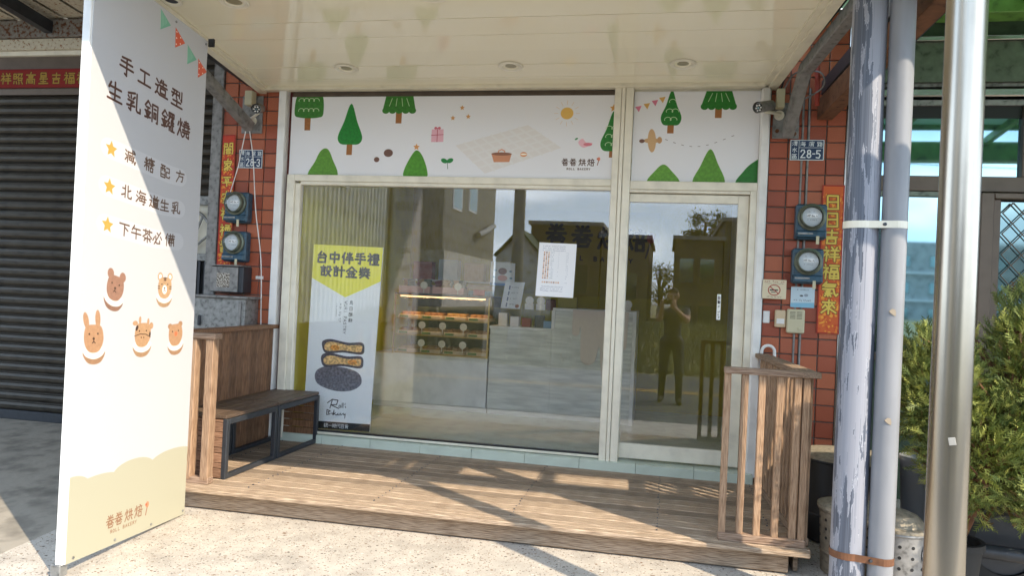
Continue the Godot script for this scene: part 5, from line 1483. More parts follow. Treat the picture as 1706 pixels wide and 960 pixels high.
	# on top of the case: pink trays with bagged cakes, a round tag before each
	for k in 2:
		var t := thing("gift_tray", ["pink cardboard tray of bagged cakes at the left on the display case", "second pink cardboard tray of bagged cakes on the display case"][k], "tray", Vector3(-2.56 + 0.36 * k, 1.503, -2.1), "pink trays on the display case")
		obj("tray_box", _tray(0.33, 0.07, 0.26), M.pink, t)
		for q in 5:
			var bag := MB.new()
			bag.lathe([Vector2(0.0, 0.0), Vector2(0.05, 0.01), Vector2(0.056, 0.05), Vector2(0.035, 0.09), Vector2(0.045, 0.12), Vector2(0.0, 0.125)], Vector3.ZERO, 9)
			var o2 := obj("cake_bag", bag, [cake_m[0], M.green_dark, paint(lin(0.2, 0.03, 0.04), 0.4), cake_m[2], M.green_metal][(q + 2 * k) % 5], t, Vector3(-0.11 + 0.055 * q, 0.02, 0.03 * sin(q * 2.0)))
			o2.rotation = Vector3(0.2, q, 0.3 * sin(q * 1.7 + k))
		one("price_tag", ["round price tag before the left pink tray", "round price tag before the second pink tray"][k], "price tag", moved(disc, Vector3(-2.45 + 0.36 * k, 1.585, -1.95)), tagm, "round price tags in the display case")
	var gb := thing("cake_box", "brown woven cake box with a red ribbon beside the pink trays", "box", Vector3(-1.88, 1.503, -2.1))
	obj("lid", sp(-0.12, 0.12, 0.05, 0.11, -0.1, 0.1, 0.006), worn(lin(0.34, 0.22, 0.12), M.fine, Vector3.ONE * 9, 0.8), gb)
	obj("case", sp(-0.115, 0.115, 0.0, 0.05, -0.095, 0.095, 0.004), paint(lin(0.1, 0.2, 0.28), 0.6), gb)
	obj("ribbon", sp(-0.06, 0.06, 0.0, 0.06, 0.1, 0.112, 0.003), paint(lin(0.35, 0.02, 0.03), 0.5), gb)
	one("display_card", "white and blue picture card standing behind the cake box", "card", flat_board(-1.84, -1.58, 1.62, 1.86, -2.3, 0.01), printed(card_print(0), 0.6))
	var shelf := thing("wall_shelf", "shelf of small boxed gifts on the wall behind the display case", "shelf", Vector3(-2.2, 1.66, -2.85))
	obj("board", sp(-0.75, 0.55, -0.02, 0.0, -0.14, 0.14), M.counter, shelf)
	for k in 4: one("gift_box", ["red", "striped blue and white", "tan", "white"][k] + " small gift box on the wall shelf", "box", sp(-2.85 + 0.3 * k, -2.63 + 0.3 * k, 1.662, 1.86 + 0.03 * (k % 2), -2.9, -2.76, 0.004), [paint(lin(0.3, 0.05, 0.05), 0.6), paint(lin(0.35, 0.42, 0.5), 0.6), paint(lin(0.45, 0.26, 0.13), 0.6), M.white][k], "gift boxes on the wall shelf")
	# counter
	var k := thing("counter", "pale wood shop counter with white edges", "counter", Vector3(-1.0, 0.32, -2.1))
	var K := func(x0: float, x1: float, y0: float, y1: float, z0: float, z1: float, bev := 0.0) -> MB: return sp(x0 + 1.0, x1 + 1.0, y0 - 0.32, y1 - 0.32, z0 + 2.1, z1 + 2.1, bev)
	obj("low_front", K.call(-1.73, -1.1, 0.38, 1.185, -2.5, -1.93, 0.003), M.counter, k)
	obj("high_front", K.call(-1.1, -0.32, 0.38, 1.395, -2.5, -1.905, 0.003), M.counter, k)
	obj("plinth", K.call(-1.73, -0.32, 0.32, 0.38, -2.5, -1.96), M.counter, k)
	obj("low_top", K.call(-1.735, -1.1, 1.185, 1.212, -2.5, -1.915, 0.003), M.white, k)
	obj("high_top", K.call(-1.1, -0.32, 1.395, 1.42, -2.5, -1.895, 0.003), M.white, k)
	obj("end_panel", K.call(-0.32, -0.285, 0.32, 1.425, -2.5, -1.885, 0.003), M.white, k)
	obj("edge_strip", K.call(-1.11, -1.075, 1.212, 1.395, -1.93, -1.895, 0.003), M.white, k)
	var dp := PackedVector2Array()
	for q in [[-0.9, 1.412], [-0.9, 1.18]]: dp.append(Vector2(q[0], q[1]))
	for e in [[-0.865, 1.19, 0.035], [-0.735, 0.955, 0.075], [-0.525, 0.8, 0.075], [-0.415, 1.08, 0.045]]:
		for i in 9: dp.append(Vector2(e[0] - e[2] * cos(PI * i / 8), e[1] - e[2] * sin(PI * i / 8)))
		if e[0] < -0.5:
			var nx: float = {-0.865: -0.82, -0.735: -0.63, -0.525: -0.455}[e[0]]
			dp.append(Vector2(nx - 0.006, {-0.865: 1.24, -0.735: 1.06, -0.525: 1.2}[e[0]])); dp.append(Vector2(nx + 0.004, {-0.865: 1.24, -0.735: 1.06, -0.525: 1.2}[e[0]]))
	dp.append(Vector2(-0.36, 1.412))
	var dm := MB.new()
	dm.prism(dp, Transform3D(Basis(), Vector3(0, 0, -1.9)), 0.02)
	one("drip_ornament", "pinkish icing-drip shaped panel fixed to the counter front", "ornament", dm, paint(lin(0.68, 0.57, 0.5), 0.6))
	var vit := thing("counter_vitrine", "small glass box of gifts on the low part of the counter", "display case", Vector3(-1.4, 1.212, -2.1))
	obj("pane", sp(-0.3, 0.29, 0.0, 0.17, 0.172, 0.176), M.clear, vit)
	obj("lid", sp(-0.3, 0.29, 0.17, 0.178, -0.18, 0.176), M.dial_glass, vit)
	for e in [[-1.62, 0.13, M.white, "white"], [-1.5, 0.1, M.white, "second white"], [-1.38, 0.09, paint(lin(0.3, 0.02, 0.04), 0.5), "dark red"], [-1.25, 0.12, paint(lin(0.03, 0.03, 0.04), 0.5), "black"], [-1.16, 0.07, paint(lin(0.12, 0.3, 0.6), 0.5), "blue"]]:
		one("gift_box", e[3] + " gift box inside the counter glass box", "box", sp(e[0] - 0.045, e[0] + 0.045, 1.212, 1.212 + e[1], -2.09, -2.0, 0.003), e[2], "gift boxes in the counter glass box")
	one("menu_card", "white drinks menu card standing on the glass box", "card", board(Vector3(-1.65, 1.392, -2.0), Vector3(-1.45, 1.392, -2.0), Vector3(-1.425, 1.66, -2.07), Vector3(-1.625, 1.66, -2.07), 0.006), printed(card_print(1), 0.6))
	for i in 2:
		var st := MB.new()
		st.cyl(Vector3(0, 0, -0.003), Vector3(0, 0, 0.003), 0.042, -1, 20)
		st.span(-0.045, 0.045, -0.09, -0.03, -0.005, 0.01)
		one("tag_stand", ["round tag on a white stand next to the menu card", "second round tag on a white stand from the menu card"][i], "tag", moved(st, Vector3(-1.355 + 0.115 * i, 1.48, -2.0)), tagm, "tag stands on the counter")
	one("wrapped_gift", "dark patterned wrapped gift on the counter behind the tags", "gift", sp(-1.19, -1.1, 1.392, 1.5, -2.1, -2.0, 0.01), worn(lin(0.2, 0.08, 0.05), M.grime, Vector3.ONE * 12, 0.6))
	one("yellow_box", "black and yellow printed box on the counter under the menu sheet", "box", sp(-1.07, -0.88, 1.42, 1.53, -2.1, -2.0, 0.004), worn(lin(0.35, 0.3, 0.05), M.grime, Vector3.ONE * 14, 0.6))
	var st2 := MB.new()
	st2.cyl(Vector3(0, 0, -0.003), Vector3(0, 0, 0.003), 0.042, -1, 20)
	st2.span(-0.03, 0.03, -0.06, -0.03, -0.006, 0.01)
	one("tag_stand", "round tag on the right end of the counter by the door", "tag", moved(st2, Vector3(-0.38, 1.485, -2.0)), tagm, "tag stands on the counter")

func moved(b: MB, by: Vector3) -> MB:
	var m := MB.new()
	m.n = b.n; m.u = b.u
	for p in b.v: m.v.append(p + by)
	return m

func _tray(w: float, h: float, d: float) -> MB:
	var b := MB.new()
	b.span(-w / 2, w / 2, 0, 0.004, -d / 2, d / 2)
	b.span(-w / 2, w / 2, 0.004, h, d / 2 - 0.004, d / 2); b.span(-w / 2, w / 2, 0.004, h * 1.3, -d / 2, -d / 2 + 0.004)
	b.span(-w / 2, -w / 2 + 0.004, 0.004, h, -d / 2 + 0.004, d / 2 - 0.004); b.span(w / 2 - 0.004, w / 2, 0.004, h, -d / 2 + 0.004, d / 2 - 0.004)
	return b

func card_print(kind: int) -> Texture2D:
	var p := Print.new(0, 0.2, 0, 0.27, 500.0, Color(0.9, 0.92, 0.95))
	if kind == 0:
		p.ell(Vector2(0.1, 0.17), Vector2(0.035, 0.04), Color(0.45, 0.25, 0.2)); p.ell(Vector2(0.1, 0.09), Vector2(0.04, 0.035), Color(0.85, 0.62, 0.6))
		for q in [[0.03, 0.1], [0.17, 0.09], [0.04, 0.18], [0.165, 0.17]]: p.ell(Vector2(q[0], q[1]), Vector2(0.012, 0.012), Color(0.5, 0.65, 0.75))
		p.poly([Vector2(0, 0), Vector2(0.2, 0), Vector2(0.2, 0.03), Vector2(0, 0.03)], Color(0.3, 0.5, 0.75))
	else:
		for i in 4:
			p.line([Vector2(0.055, 0.225 - 0.058 * i), Vector2(0.055, 0.195 - 0.058 * i)], 0.014, Color(0.35, 0.4, 0.55))
			scribble(p, Vector2(0.08, 0.215 - 0.058 * i), Vector2(0.15, 0.215 - 0.058 * i), 0.012, Color(0.3, 0.3, 0.35), i)
		p.ell(Vector2(0.165, 0.025), Vector2(0.02, 0.018), Color(0.6, 0.4, 0.3))
	return p.tex()

func p_logo(p: Print) -> void:
	var ink := Color(0.2, 0.16, 0.15)
	words(p, "卷卷烘焙", row(Vector2(0.36, 0.68), Vector2(1.24, 0.64), 4), Vector2(0.24, 0.25), 0.035, ink)
	words(p, "ROLL BAKERY", row(Vector2(0.42, 0.43), Vector2(1.2, 0.41), 11), Vector2(0.045, 0.05), 0.012, ink)
	p.ell(Vector2(1.41, 0.67), Vector2(0.045, 0.06), Color(0.55, 0.22, 0.18)); p.line([Vector2(1.4, 0.6), Vector2(1.36, 0.45)], 0.02, ink)

func sign_panel() -> void:
	var t := thing("sign_board", "tall white bakery sign board standing edge-on at the left of the deck", "sign", Vector3(-2.725, 0.1, 2.0))
	var o := Vector3(2.725, -0.1, -2.0)
	var x := -2.7
	obj("printed_face", board(o + Vector3(x, 0.17, 2.465), o + Vector3(x, 0.165, 1.562), o + Vector3(x, 2.93, 1.562), o + Vector3(x, 3.03, 2.465), 0.006), printed(sign_print(), 0.5), t)
	var core := MB.new()
	core.hex8([o + Vector3(x - 0.006, 0.175, 2.46), o + Vector3(x - 0.045, 0.175, 2.46), o + Vector3(x - 0.045, 0.17, 1.566), o + Vector3(x - 0.006, 0.17, 1.566), o + Vector3(x - 0.006, 3.025, 2.46), o + Vector3(x - 0.045, 3.025, 2.46), o + Vector3(x - 0.045, 2.925, 1.566), o + Vector3(x - 0.006, 2.925, 1.566)])
	obj("core", core, M.white, t)
	obj("edge_strip", sp(-0.02, 0.022, 0.07, 2.93, 0.46, 0.482, 0.004), M.white, t)
	obj("back_face", board(o + Vector3(x - 0.05, 0.165, 1.562), o + Vector3(x - 0.05, 0.17, 2.465), o + Vector3(x - 0.05, 3.03, 2.465), o + Vector3(x - 0.05, 2.93, 1.562), 0.004), M.white, t)
	obj("foot_post", sp(-0.045, 0.01, 0.0, 0.07, 0.43, 0.48, 0.004), M.galv, t)
	obj("foot_plate", sp(-0.06, 0.03, 0.0, 0.012, 0.4, 0.5), M.galv, t)
	obj("foot_post", sp(-0.045, 0.01, 0.05, 0.072, -0.43, -0.38, 0.004), M.galv, t)
	obj("hanger", sp(0.026, 0.06, 2.80, 2.845, -0.455, -0.44), M.black, t)
	var eye := MB.new()
	eye.cyl(Vector3(0, 0, 0), Vector3(0.003, 0, 0), 0.007, -1, 10)
	for i in 4:
		obj("eyelet", eye.mesh(), M.galv, t, Vector3(0.026, 0.09, 0.42 - 0.28 * i))
		obj("eyelet", eye.mesh(), M.galv, t, Vector3(0.026, 2.9 - 0.031 * i, 0.42 - 0.28 * i))

func benches() -> void:
	for n in 2:
		var z0: float = [0.655, 0.005][n]
		var t := thing("bench", ["slatted wooden bench with dark steel frame nearest the sign board", "slatted wooden bench with dark steel frame against the shop window"][n], "bench", Vector3(-2.8, 0.31, z0), "benches at the left end of the deck")
		var len := 0.635
		for e in [[-0.19, 0], [0.152, 1]]:
			var x: float = e[0]
			obj("leg", sp(x, x + 0.03, 0.0, 0.37, 0.0, 0.034, 0.003), M.steel_dark, t)
			obj("leg", sp(x, x + 0.03, 0.0, 0.37, len - 0.034, len, 0.003), M.steel_dark, t)
			obj("rail", sp(x, x + 0.03, 0.335, 0.37, 0.034, len - 0.034, 0.003), M.steel_dark, t)
			obj("rail", sp(x, x + 0.03, 0.0, 0.03, 0.034, len - 0.034, 0.003), M.steel_dark, t)
		for k in 4:
			var s := MB.new()
			s.box(Vector3.ZERO, Vector3(0.089, 0.022, len), 0.003)
			obj("seat_slat", s, M.bench_wood[k % 3], t, Vector3(-0.15 + 0.0935 * k, 0.383, len / 2))
		var y := 0.004
		var k2 := 0
		while y < 0.35:
			var h: float = [0.06, 0.035][k2 % 2] if n == 0 else 0.055
			h = minf(h, 0.366 - y)
			if h < 0.015: break
			var s := MB.new()
			s.box(Vector3.ZERO, Vector3(0.31, h - 0.004, 0.018), 0.002)
			obj("end_slat", s, M.bench_end[k2 % 3] if n == 0 else M.teak[k2 % 3], t, Vector3(-0.003, y + h / 2, len - 0.012 if n == 0 else 0.01))
			y += h; k2 += 1

func meter(label: String, at: Vector3, flip := 1.0) -> void:
	var t := thing("electric_meter", label, "electric meter", at, "electric meters on the tiled pillars")
	obj("housing", sp(-0.1, 0.1, 0.0, 0.24, 0.0, 0.085, 0.012), M.meter_blue, t)
	var wed := MB.new()
	wed.hex8([Vector3(-0.1, 0.01, 0.085), Vector3(0.1, 0.01, 0.085), Vector3(0.1, 0.06, 0.085), Vector3(-0.1, 0.06, 0.085), Vector3(-0.09, 0.015, 0.11), Vector3(0.09, 0.015, 0.11), Vector3(0.09, 0.05, 0.1), Vector3(-0.09, 0.05, 0.1)])
	obj("terminal_cover", wed, M.meter_blue, t)
	var b := Basis(Vector3.RIGHT, PI / 2)
	var rim := MB.new()
	rim.lathe([Vector2(0.092, 0.0), Vector2(0.092, 0.014), Vector2(0.08, 0.02), Vector2(0.076, 0.05), Vector2(0.068, 0.058), Vector2(0.066, 0.02)], Vector3(0.0, 0.15, 0.085), 32, b)
	obj("rim", rim, M.green_metal, t)
	var p := Print.new(0, 0.13, 0, 0.13, 700.0, Color(0.78, 0.8, 0.82))
	p.poly([Vector2(0.03, 0.06), Vector2(0.1, 0.06), Vector2(0.1, 0.085), Vector2(0.03, 0.085)], Color(0.9, 0.9, 0.9))
	scribble(p, Vector2(0.03, 0.072), Vector2(0.1, 0.072), 0.013, Color(0.1, 0.1, 0.12), 3); scribble(p, Vector2(0.035, 0.045), Vector2(0.095, 0.045), 0.008, Color(0.3, 0.32, 0.36), 4); scribble(p, Vector2(0.04, 0.1), Vector2(0.09, 0.1), 0.007, Color(0.3, 0.32, 0.36), 8)
	var d := MB.new()
	for i in 28:
		var a0 := TAU * i / 28
		var a1 := TAU * (i + 1) / 28
		var c := Vector3(0, 0.15, 0.11)
		var U := func(a: float) -> Vector2: return Vector2(0.5 + 0.5 * cos(a), 0.5 - 0.5 * sin(a))
		var q0 := c + Vector3(cos(a0), sin(a0), 0) * 0.064
		var q1 := c + Vector3(cos(a1), sin(a1), 0) * 0.064
		d.put(c, Vector3.BACK, Vector2(0.5, 0.5)); d.put(q1, Vector3.BACK, U.call(a1)); d.put(q0, Vector3.BACK, U.call(a0))
	obj("dial", d, printed(p.tex(), 0.4), t)
	var gl := MB.new()
	gl.lathe([Vector2(0.066, 0.045), Vector2(0.055, 0.06), Vector2(0.03, 0.068), Vector2(0.0, 0.07)], Vector3(0, 0.15, 0.085), 28, b)
	obj("glass_dome", gl, M.dial_glass, t)
	obj("maker_strip", sp(-0.085, 0.01, 0.03, 0.042, 0.108, 0.111), M.galv, t)
	obj("seal_tag", sp(0.03, 0.05, -0.035, 0.02, 0.112, 0.115), M.beige_plastic, t)

func camera_thing(label: String, mount: Vector3, front: Vector3, back: Vector3) -> void:
	var t := thing("security_camera", label, "camera", mount, "security cameras on the pillars")
	var f := front - mount
	var b := back - mount
	var d := (f - b).normalized()
	var body := MB.new()
	body.cyl(b, f, 0.032, 0.034, 20)
	obj("body", body, M.galv, t)
	var hood := MB.new()
	hood.tube([b + Vector3(0, 0.004, 0), f + d * 0.018 + Vector3(0, 0.004, 0)], [0.036, 0.038], 20, false)
	obj("hood", hood, M.galv, t)
	var face := MB.new()
	face.cyl(f, f + d * 0.004, 0.029, -1, 20)
	obj("lens_plate", face, M.black, t)
	for i in 6:
		var x := d.cross(Vector3.UP).normalized()
		var y := x.cross(d)
		var q := f + d * 0.004 + (x * cos(TAU * i / 6) + y * sin(TAU * i / 6)) * 0.019
		var e := MB.new()
		e.cyl(q, q + d * 0.003, 0.006, -1, 10)
		obj("infrared_led", e, M.white, t)
	var lens := MB.new()
	lens.cyl(f + d * 0.004, f + d * 0.008, 0.009, -1, 12)
	obj("lens", lens, M.dark_tint, t)
	var arm := MB.new()
	arm.tube([Vector3(0, -0.03, 0.0), Vector3(0, -0.03, 0.05), (b + f) / 2 + Vector3(0, -0.032, 0)], [0.011], 10)
	obj("arm", arm, M.cream, t)
	var base := MB.new()
	base.cyl(Vector3(0, -0.03, 0.0), Vector3(0, -0.03, 0.012), 0.034, -1, 20)
	obj("base", base, M.cream, t)

func wall_fittings() -> void:
	meter("upper blue electric meter on the right tiled pillar", Vector3(0.93, 2.0, 0.0))
	meter("lower blue electric meter on the right tiled pillar", Vector3(0.92, 1.697, 0.0))
	meter("upper blue electric meter on the left tiled pillar", Vector3(-3.37, 2.0, 0.0))
	meter("lower blue electric meter on the left tiled pillar", Vector3(-3.37, 1.69, 0.0))
	camera_thing("bullet security camera aimed outward beside the door", Vector3(0.7, 2.89, 0.012), Vector3(0.545, 2.868, 0.2), Vector3(0.635, 2.905, 0.1))
	camera_thing("bullet security camera facing the street on the left pillar", Vector3(-3.3, 2.85, 0.012), Vector3(-3.165, 2.868, 0.2), Vector3(-3.2, 2.9, 0.08))
	one("junction_box", "small cream junction box above the camera by the door", "box", sp(0.672, 0.725, 2.9, 3.03, 0.02, 0.09, 0.005), M.beige_plastic)
	one("junction_box", "small cream junction box above the camera on the left pillar", "box", sp(-3.34, -3.275, 2.93, 3.045, 0.02, 0.09, 0.005), M.beige_plastic)
	one("house_number_plate", "blue house number plate reading 28-5 on the right pillar", "number plate", flat_board(0.783, 1.005, 2.55, 2.692, 0.012, 0.006), printed(plate_print("5"), 0.4))
	one("house_number_plate", "blue house number plate reading 28-3 on the left pillar", "number plate", flat_board(-3.407, -3.204, 2.442, 2.59, 0.012, 0.006), printed(plate_print("3"), 0.4))
	one("couplet_scroll", "gold on red couplet scroll beside the meters on the right pillar", "scroll", flat_board(1.005, 1.15, 1.362, 2.382, 0.01, 0.003), printed(couplet_print("日日吉祥福氣來", 0.145, 1.02, true, Color(0.8, 0.36, 0.13)), 0.6))
	one("couplet_scroll", "gold on red couplet scroll beside the meters on the left pillar", "scroll", board(Vector3(-3.56, 1.62, 0.012), Vector3(-3.43, 1.62, 0.012), Vector3(-3.448, 2.71, 0.012), Vector3(-3.56, 2.705, 0.012), 0.003), printed(couplet_print("闔家平安福祿壽", 0.13, 1.09, true, Color(0.74, 0.22, 0.11)), 0.6))
	# notices
	var ns := Print.new(0, 0.157, 0, 0.131, 900.0, Color(0.83, 0.78, 0.66))
	scribble(ns, Vector2(0.012, 0.118), Vector2(0.145, 0.118), 0.013, Color(0.5, 0.18, 0.14), 1); scribble(ns, Vector2(0.02, 0.104), Vector2(0.14, 0.104), 0.006, Color(0.3, 0.25, 0.2), 2); scribble(ns, Vector2(0.03, 0.014), Vector2(0.13, 0.014), 0.01, Color(0.35, 0.2, 0.16), 3)
	ns.ell(Vector2(0.078, 0.06), Vector2(0.042, 0.038), Color(0.6, 0.16, 0.12)); ns.ell(Vector2(0.078, 0.06), Vector2(0.036, 0.032), Color(0.83, 0.78, 0.66))
	ns.line([Vector2(0.052, 0.06), Vector2(0.1, 0.06)], 0.008, Color(0.1, 0.1, 0.1)); ns.line([Vector2(0.06, 0.045), Vector2(0.085, 0.045)], 0.005, Color(0.1, 0.1, 0.1)); ns.line([Vector2(0.05, 0.083), Vector2(0.106, 0.037)], 0.006, Color(0.6, 0.16, 0.12))
	one("no_smoking_sign", "cream no smoking notice with a red ring on the right pillar", "sign", flat_board(0.634, 0.79, 1.585, 1.716, 0.066, 0.003), printed(ns.tex(), 0.4))
	var bn := Print.new(0, 0.155, 0, 0.14, 900.0, Color(0.75, 0.82, 0.86))
	bn.poly([Vector2(0, 0), Vector2(0.155, 0), Vector2(0.155, 0.035), Vector2(0, 0.028)], Color(0.5, 0.7, 0.8))
	scribble(bn, Vector2(0.04, 0.122), Vector2(0.115, 0.122), 0.01, Color(0.2, 0.25, 0.3), 4); bn.ell(Vector2(0.07, 0.08), Vector2(0.012, 0.005), Color(0.15, 0.15, 0.17)); bn.ell(Vector2(0.1, 0.084), Vector2(0.014, 0.01), Color(0.55, 0.6, 0.65)); scribble(bn, Vector2(0.02, 0.048), Vector2(0.135, 0.048), 0.011, Color(0.2, 0.25, 0.3), 5)
	one("notice_plate", "pale blue notice plate under the lower right meter", "sign", flat_board(0.829, 0.984, 1.534, 1.675, 0.012, 0.003), printed(bn.tex(), 0.4))
	one("blank_plate", "small white blank plate left of the doorbell", "plate", sp(0.652, 0.697, 1.415, 1.5, 0.0, 0.01, 0.004), M.white)
	var sw := thing("doorbell", "cream doorbell switch with a white button beside the intercom", "doorbell", Vector3(0.765, 1.39, 0.0))
	obj("case", sp(-0.036, 0.036, 0, 0.12, 0.0, 0.03, 0.006), paint(lin(0.6, 0.46, 0.3), 0.5), sw)
	obj("button", sp(-0.026, 0.026, 0.025, 0.06, 0.03, 0.036, 0.002), M.white, sw)
	var ic := thing("intercom", "beige intercom box with speaker slots on the right pillar", "intercom", Vector3(0.864, 1.355, 0.0))
	obj("case", sp(-0.058, 0.058, 0, 0.165, 0.0, 0.045, 0.008), M.beige_plastic, ic)
	for i in 6:
		for s in [-1, 1]: obj("speaker_slot", sp(0.004 if s > 0 else -0.04, 0.04 if s > 0 else -0.004, 0.1 + 0.009 * i, 0.103 + 0.009 * i, 0.0448, 0.0455), M.black, ic)
	obj("call_button", sp(0.015, 0.04, 0.02, 0.04, 0.045, 0.049, 0.002), M.beige_plastic, ic)
	for x in [0.862, 0.902]:
		one("conduit", "thin grey conduit pipe up the right tiled pillar, %s of the pair" % ("left" if x < 0.88 else "right"), "conduit", rod([Vector3(x, 0.35, 0.002), Vector3(x, 3.05, 0.002)], 0.0075, 8), M.old_steel, "conduits on the right pillar")
	# left pillar: fuse box, cabinet, cables
	var fb := thing("fuse_box", "old grey fuse box with a peeling paper label on the left pillar", "box", Vector3(-3.38, 1.445, 0.0))
	obj("case", sp(-0.15, 0.13, 0, 0.205, 0.0, 0.13, 0.005), M.steel_dark, fb)
	obj("door", sp(-0.15, 0.09, 0.004, 0.2, 0.131, 0.14, 0.003), M.old_steel, fb)
	obj("roof_lip", sp(-0.14, 0.12, 0.206, 0.216, 0.0, 0.16, 0.003), M.old_steel, fb)
	obj("paper_label", sp(-0.09, 0.02, 0.04, 0.15, 0.1405, 0.1415), worn(Color.WHITE, noise_tex(51, 0.03, [[0.0, Color(0.25, 0.22, 0.2)], [0.45, Color(0.45, 0.4, 0.35)], [0.55, Color(0.72, 0.7, 0.66)], [1.0, Color(0.8, 0.78, 0.74)]], 256), Vector3.ONE * 9, 0.8), fb)
	var cb := thing("meter_cabinet", "galvanised steel cabinet behind the left railing", "cabinet", Vector3(-3.4, 0.7, 0.0))
	obj("case", sp(-0.22, 0.22, 0, 0.7, 0.0, 0.2, 0.004), M.galv, cb)
	obj("lid", sp(-0.25, 0.25, 0.701, 0.72, -0.01, 0.23, 0.003), M.old_steel, cb)
	obj("hinge_strip", sp(0.17, 0.19, 0.02, 0.68, 0.201, 0.21), M.old_steel, cb)
	obj("hasp", sp(-0.17, -0.15, 0.48, 0.56, 0.201, 0.22, 0.004), M.steel_dark, cb)
	one("cable", "thin white cable hanging from the left bracket past the number plate", "cable", rod(bent([Vector3(-3.3, 2.74, 0.06), Vector3(-3.26, 2.5, 0.05), Vector3(-3.2, 2.1, 0.08), Vector3(-3.15, 1.7, 0.05), Vector3(-3.13, 1.2, 0.04)]), 0.004, 6), M.white, "cables on the left pillar")
	one("cable", "thin white cable slanting from the left bracket towards the couplet scroll", "cable", rod([Vector3(-3.33, 2.74, 0.06), Vector3(-3.4, 2.45, 0.03), Vector3(-3.47, 2.2, 0.03)], 0.004, 6), M.white, "cables on the left pillar")
	one("address_tag", "tiny white address tag below the meters on the left pillar", "tag", sp(-3.215, -3.15, 1.56, 1.585, 0.0, 0.005), M.white)
	one("cable", "dark cable looping behind the bent bracket by the door", "cable", rod(bent([Vector3(0.72, 3.03, 0.08), Vector3(0.77, 3.1, 0.2), Vector3(0.9, 3.06, 0.35), Vector3(0.93, 2.98, 0.3), Vector3(0.84, 2.93, 0.2), Vector3(0.8, 2.95, 0.1)]), 0.006, 6), M.old_steel, "cables by the right bracket")
	one("cable", "black cable running up the canopy edge by the door", "cable", rod(bent([Vector3(0.7, 3.03, 0.06), Vector3(0.72, 3.1, 0.3), Vector3(0.84, 3.16, 1.2), Vector3(0.92, 3.2, 2.0)]), 0.007, 6), M.black, "cables by the right bracket")
	one("red_lantern_tube", "narrow red tube hanging behind the bent bracket", "tube", rod([Vector3(0.9, 3.13, 0.25), Vector3(0.9, 3.1, 0.25), Vector3(0.905, 2.93, 0.25), Vector3(0.906, 2.87, 0.25)], 0.016, 10), paint(lin(0.35, 0.05, 0.03), 0.5))

func poles() -> void:
	var p := thing("drain_pipe", "thick grey drain pipe with flaking dark paint", "pipe", Vector3(0.84, 0.1, 1.88))
	var m := MB.new()
	m.tube([Vector3(0, 0, 0), Vector3(0.004, 1.2, 0), Vector3(0, 2.4, 0), Vector3(0.002, 3.4, 0)], [0.074], 40)
	obj("shaft", m, M.pipe_worn, p)
	var p2 := thing("drain_pipe", "slimmer plain grey drain pipe strapped beside the flaking one", "pipe", Vector3(0.967, 0.1, 1.93))
	var m2 := MB.new()
	m2.cyl(Vector3.ZERO, Vector3(0, 3.4, 0), 0.053, -1, 32)
	obj("shaft", m2, M.pvc, p2)
	for y in [1.43, 0.955]:
		var sc := MB.new()
		sc.prism(PackedVector2Array([Vector2(-0.014, 0.012), Vector2(0.004, 0.016), Vector2(0.013, 0.006), Vector2(0.009, -0.009), Vector2(0.001, -0.02), Vector2(-0.008, -0.006)]), Transform3D(), 0.002)
		var o := obj("tape_scrap", sc, worn(lin(0.4, 0.33, 0.25), M.fine, Vector3.ONE * 20, 0.8), p2, Vector3(-0.005, y, 0.0545))
		o.rotation = Vector3(0.05, 0.1, 0.5)
	var n := 0
	for e in [[1.915, M.cream, "cream plastic strap round the two grey drain pipes"], [0.44, M.rust_brown, "rusty metal strap round the two grey drain pipes near the ground"]]:
		var b := MB.new()
		var pts := []
		for i in 25:
			var a := PI * 0.55 + PI * i / 24.0 * 0.9
			pts.append(Vector2(0.84 + 0.077 * cos(a), 1.88 + 0.077 * sin(a)))
		var ring := []
		for i in 19: ring.append(Vector2(0.84, 1.88) + Vector2.from_angle(PI * 1.5 - PI * 1.07 * i / 18.0) * 0.0765)
		for i in 15: ring.append(Vector2(0.967, 1.93) + Vector2.from_angle(PI * 0.5 - PI * i / 14.0) * 0.0555)
		for i in ring.size():
			var a: Vector2 = ring[i]
			var c: Vector2 = ring[(i + 1) % ring.size()]
			if i == ring.size() - 1: continue
			b.quad(Vector3(a.x, e[0] - 0.016, a.y), Vector3(c.x, e[0] - 0.016, c.y), Vector3(c.x, e[0] + 0.016, c.y), Vector3(a.x, e[0] + 0.016, a.y), Vector3(0.9, e[0], 1.9))
		var st := thing("pipe_strap", e[2], "strap", Vector3.ZERO)
		obj("band", b, e[1], st)
		var sc := MB.new()
		sc.cyl(Vector3(0.915, e[0], 1.965), Vector3(0.918, e[0], 1.978), 0.007, -1, 10)
		obj("screw", sc, M.steel_dark, st)
	var s := thing("canopy_post", "shiny stainless steel round post in front of the conifer", "post", Vector3(0.957, 0.08, 2.73))
	var m3 := MB.new()
	m3.cyl(Vector3.ZERO, Vector3(0, 3.12, 0), 0.064, -1, 48)
	obj("shaft", m3, M.stain_dull, s)
	var so := obj("tape_scrap", _centred(Vector3(0.022, 0.026, 0.003)), worn(lin(0.42, 0.4, 0.36), M.fine, Vector3.ONE * 20, 0.8), s, Vector3(-0.012, 1.03, 0.0645))
	so.rotation = Vector3(0, -0.15, 0.2)

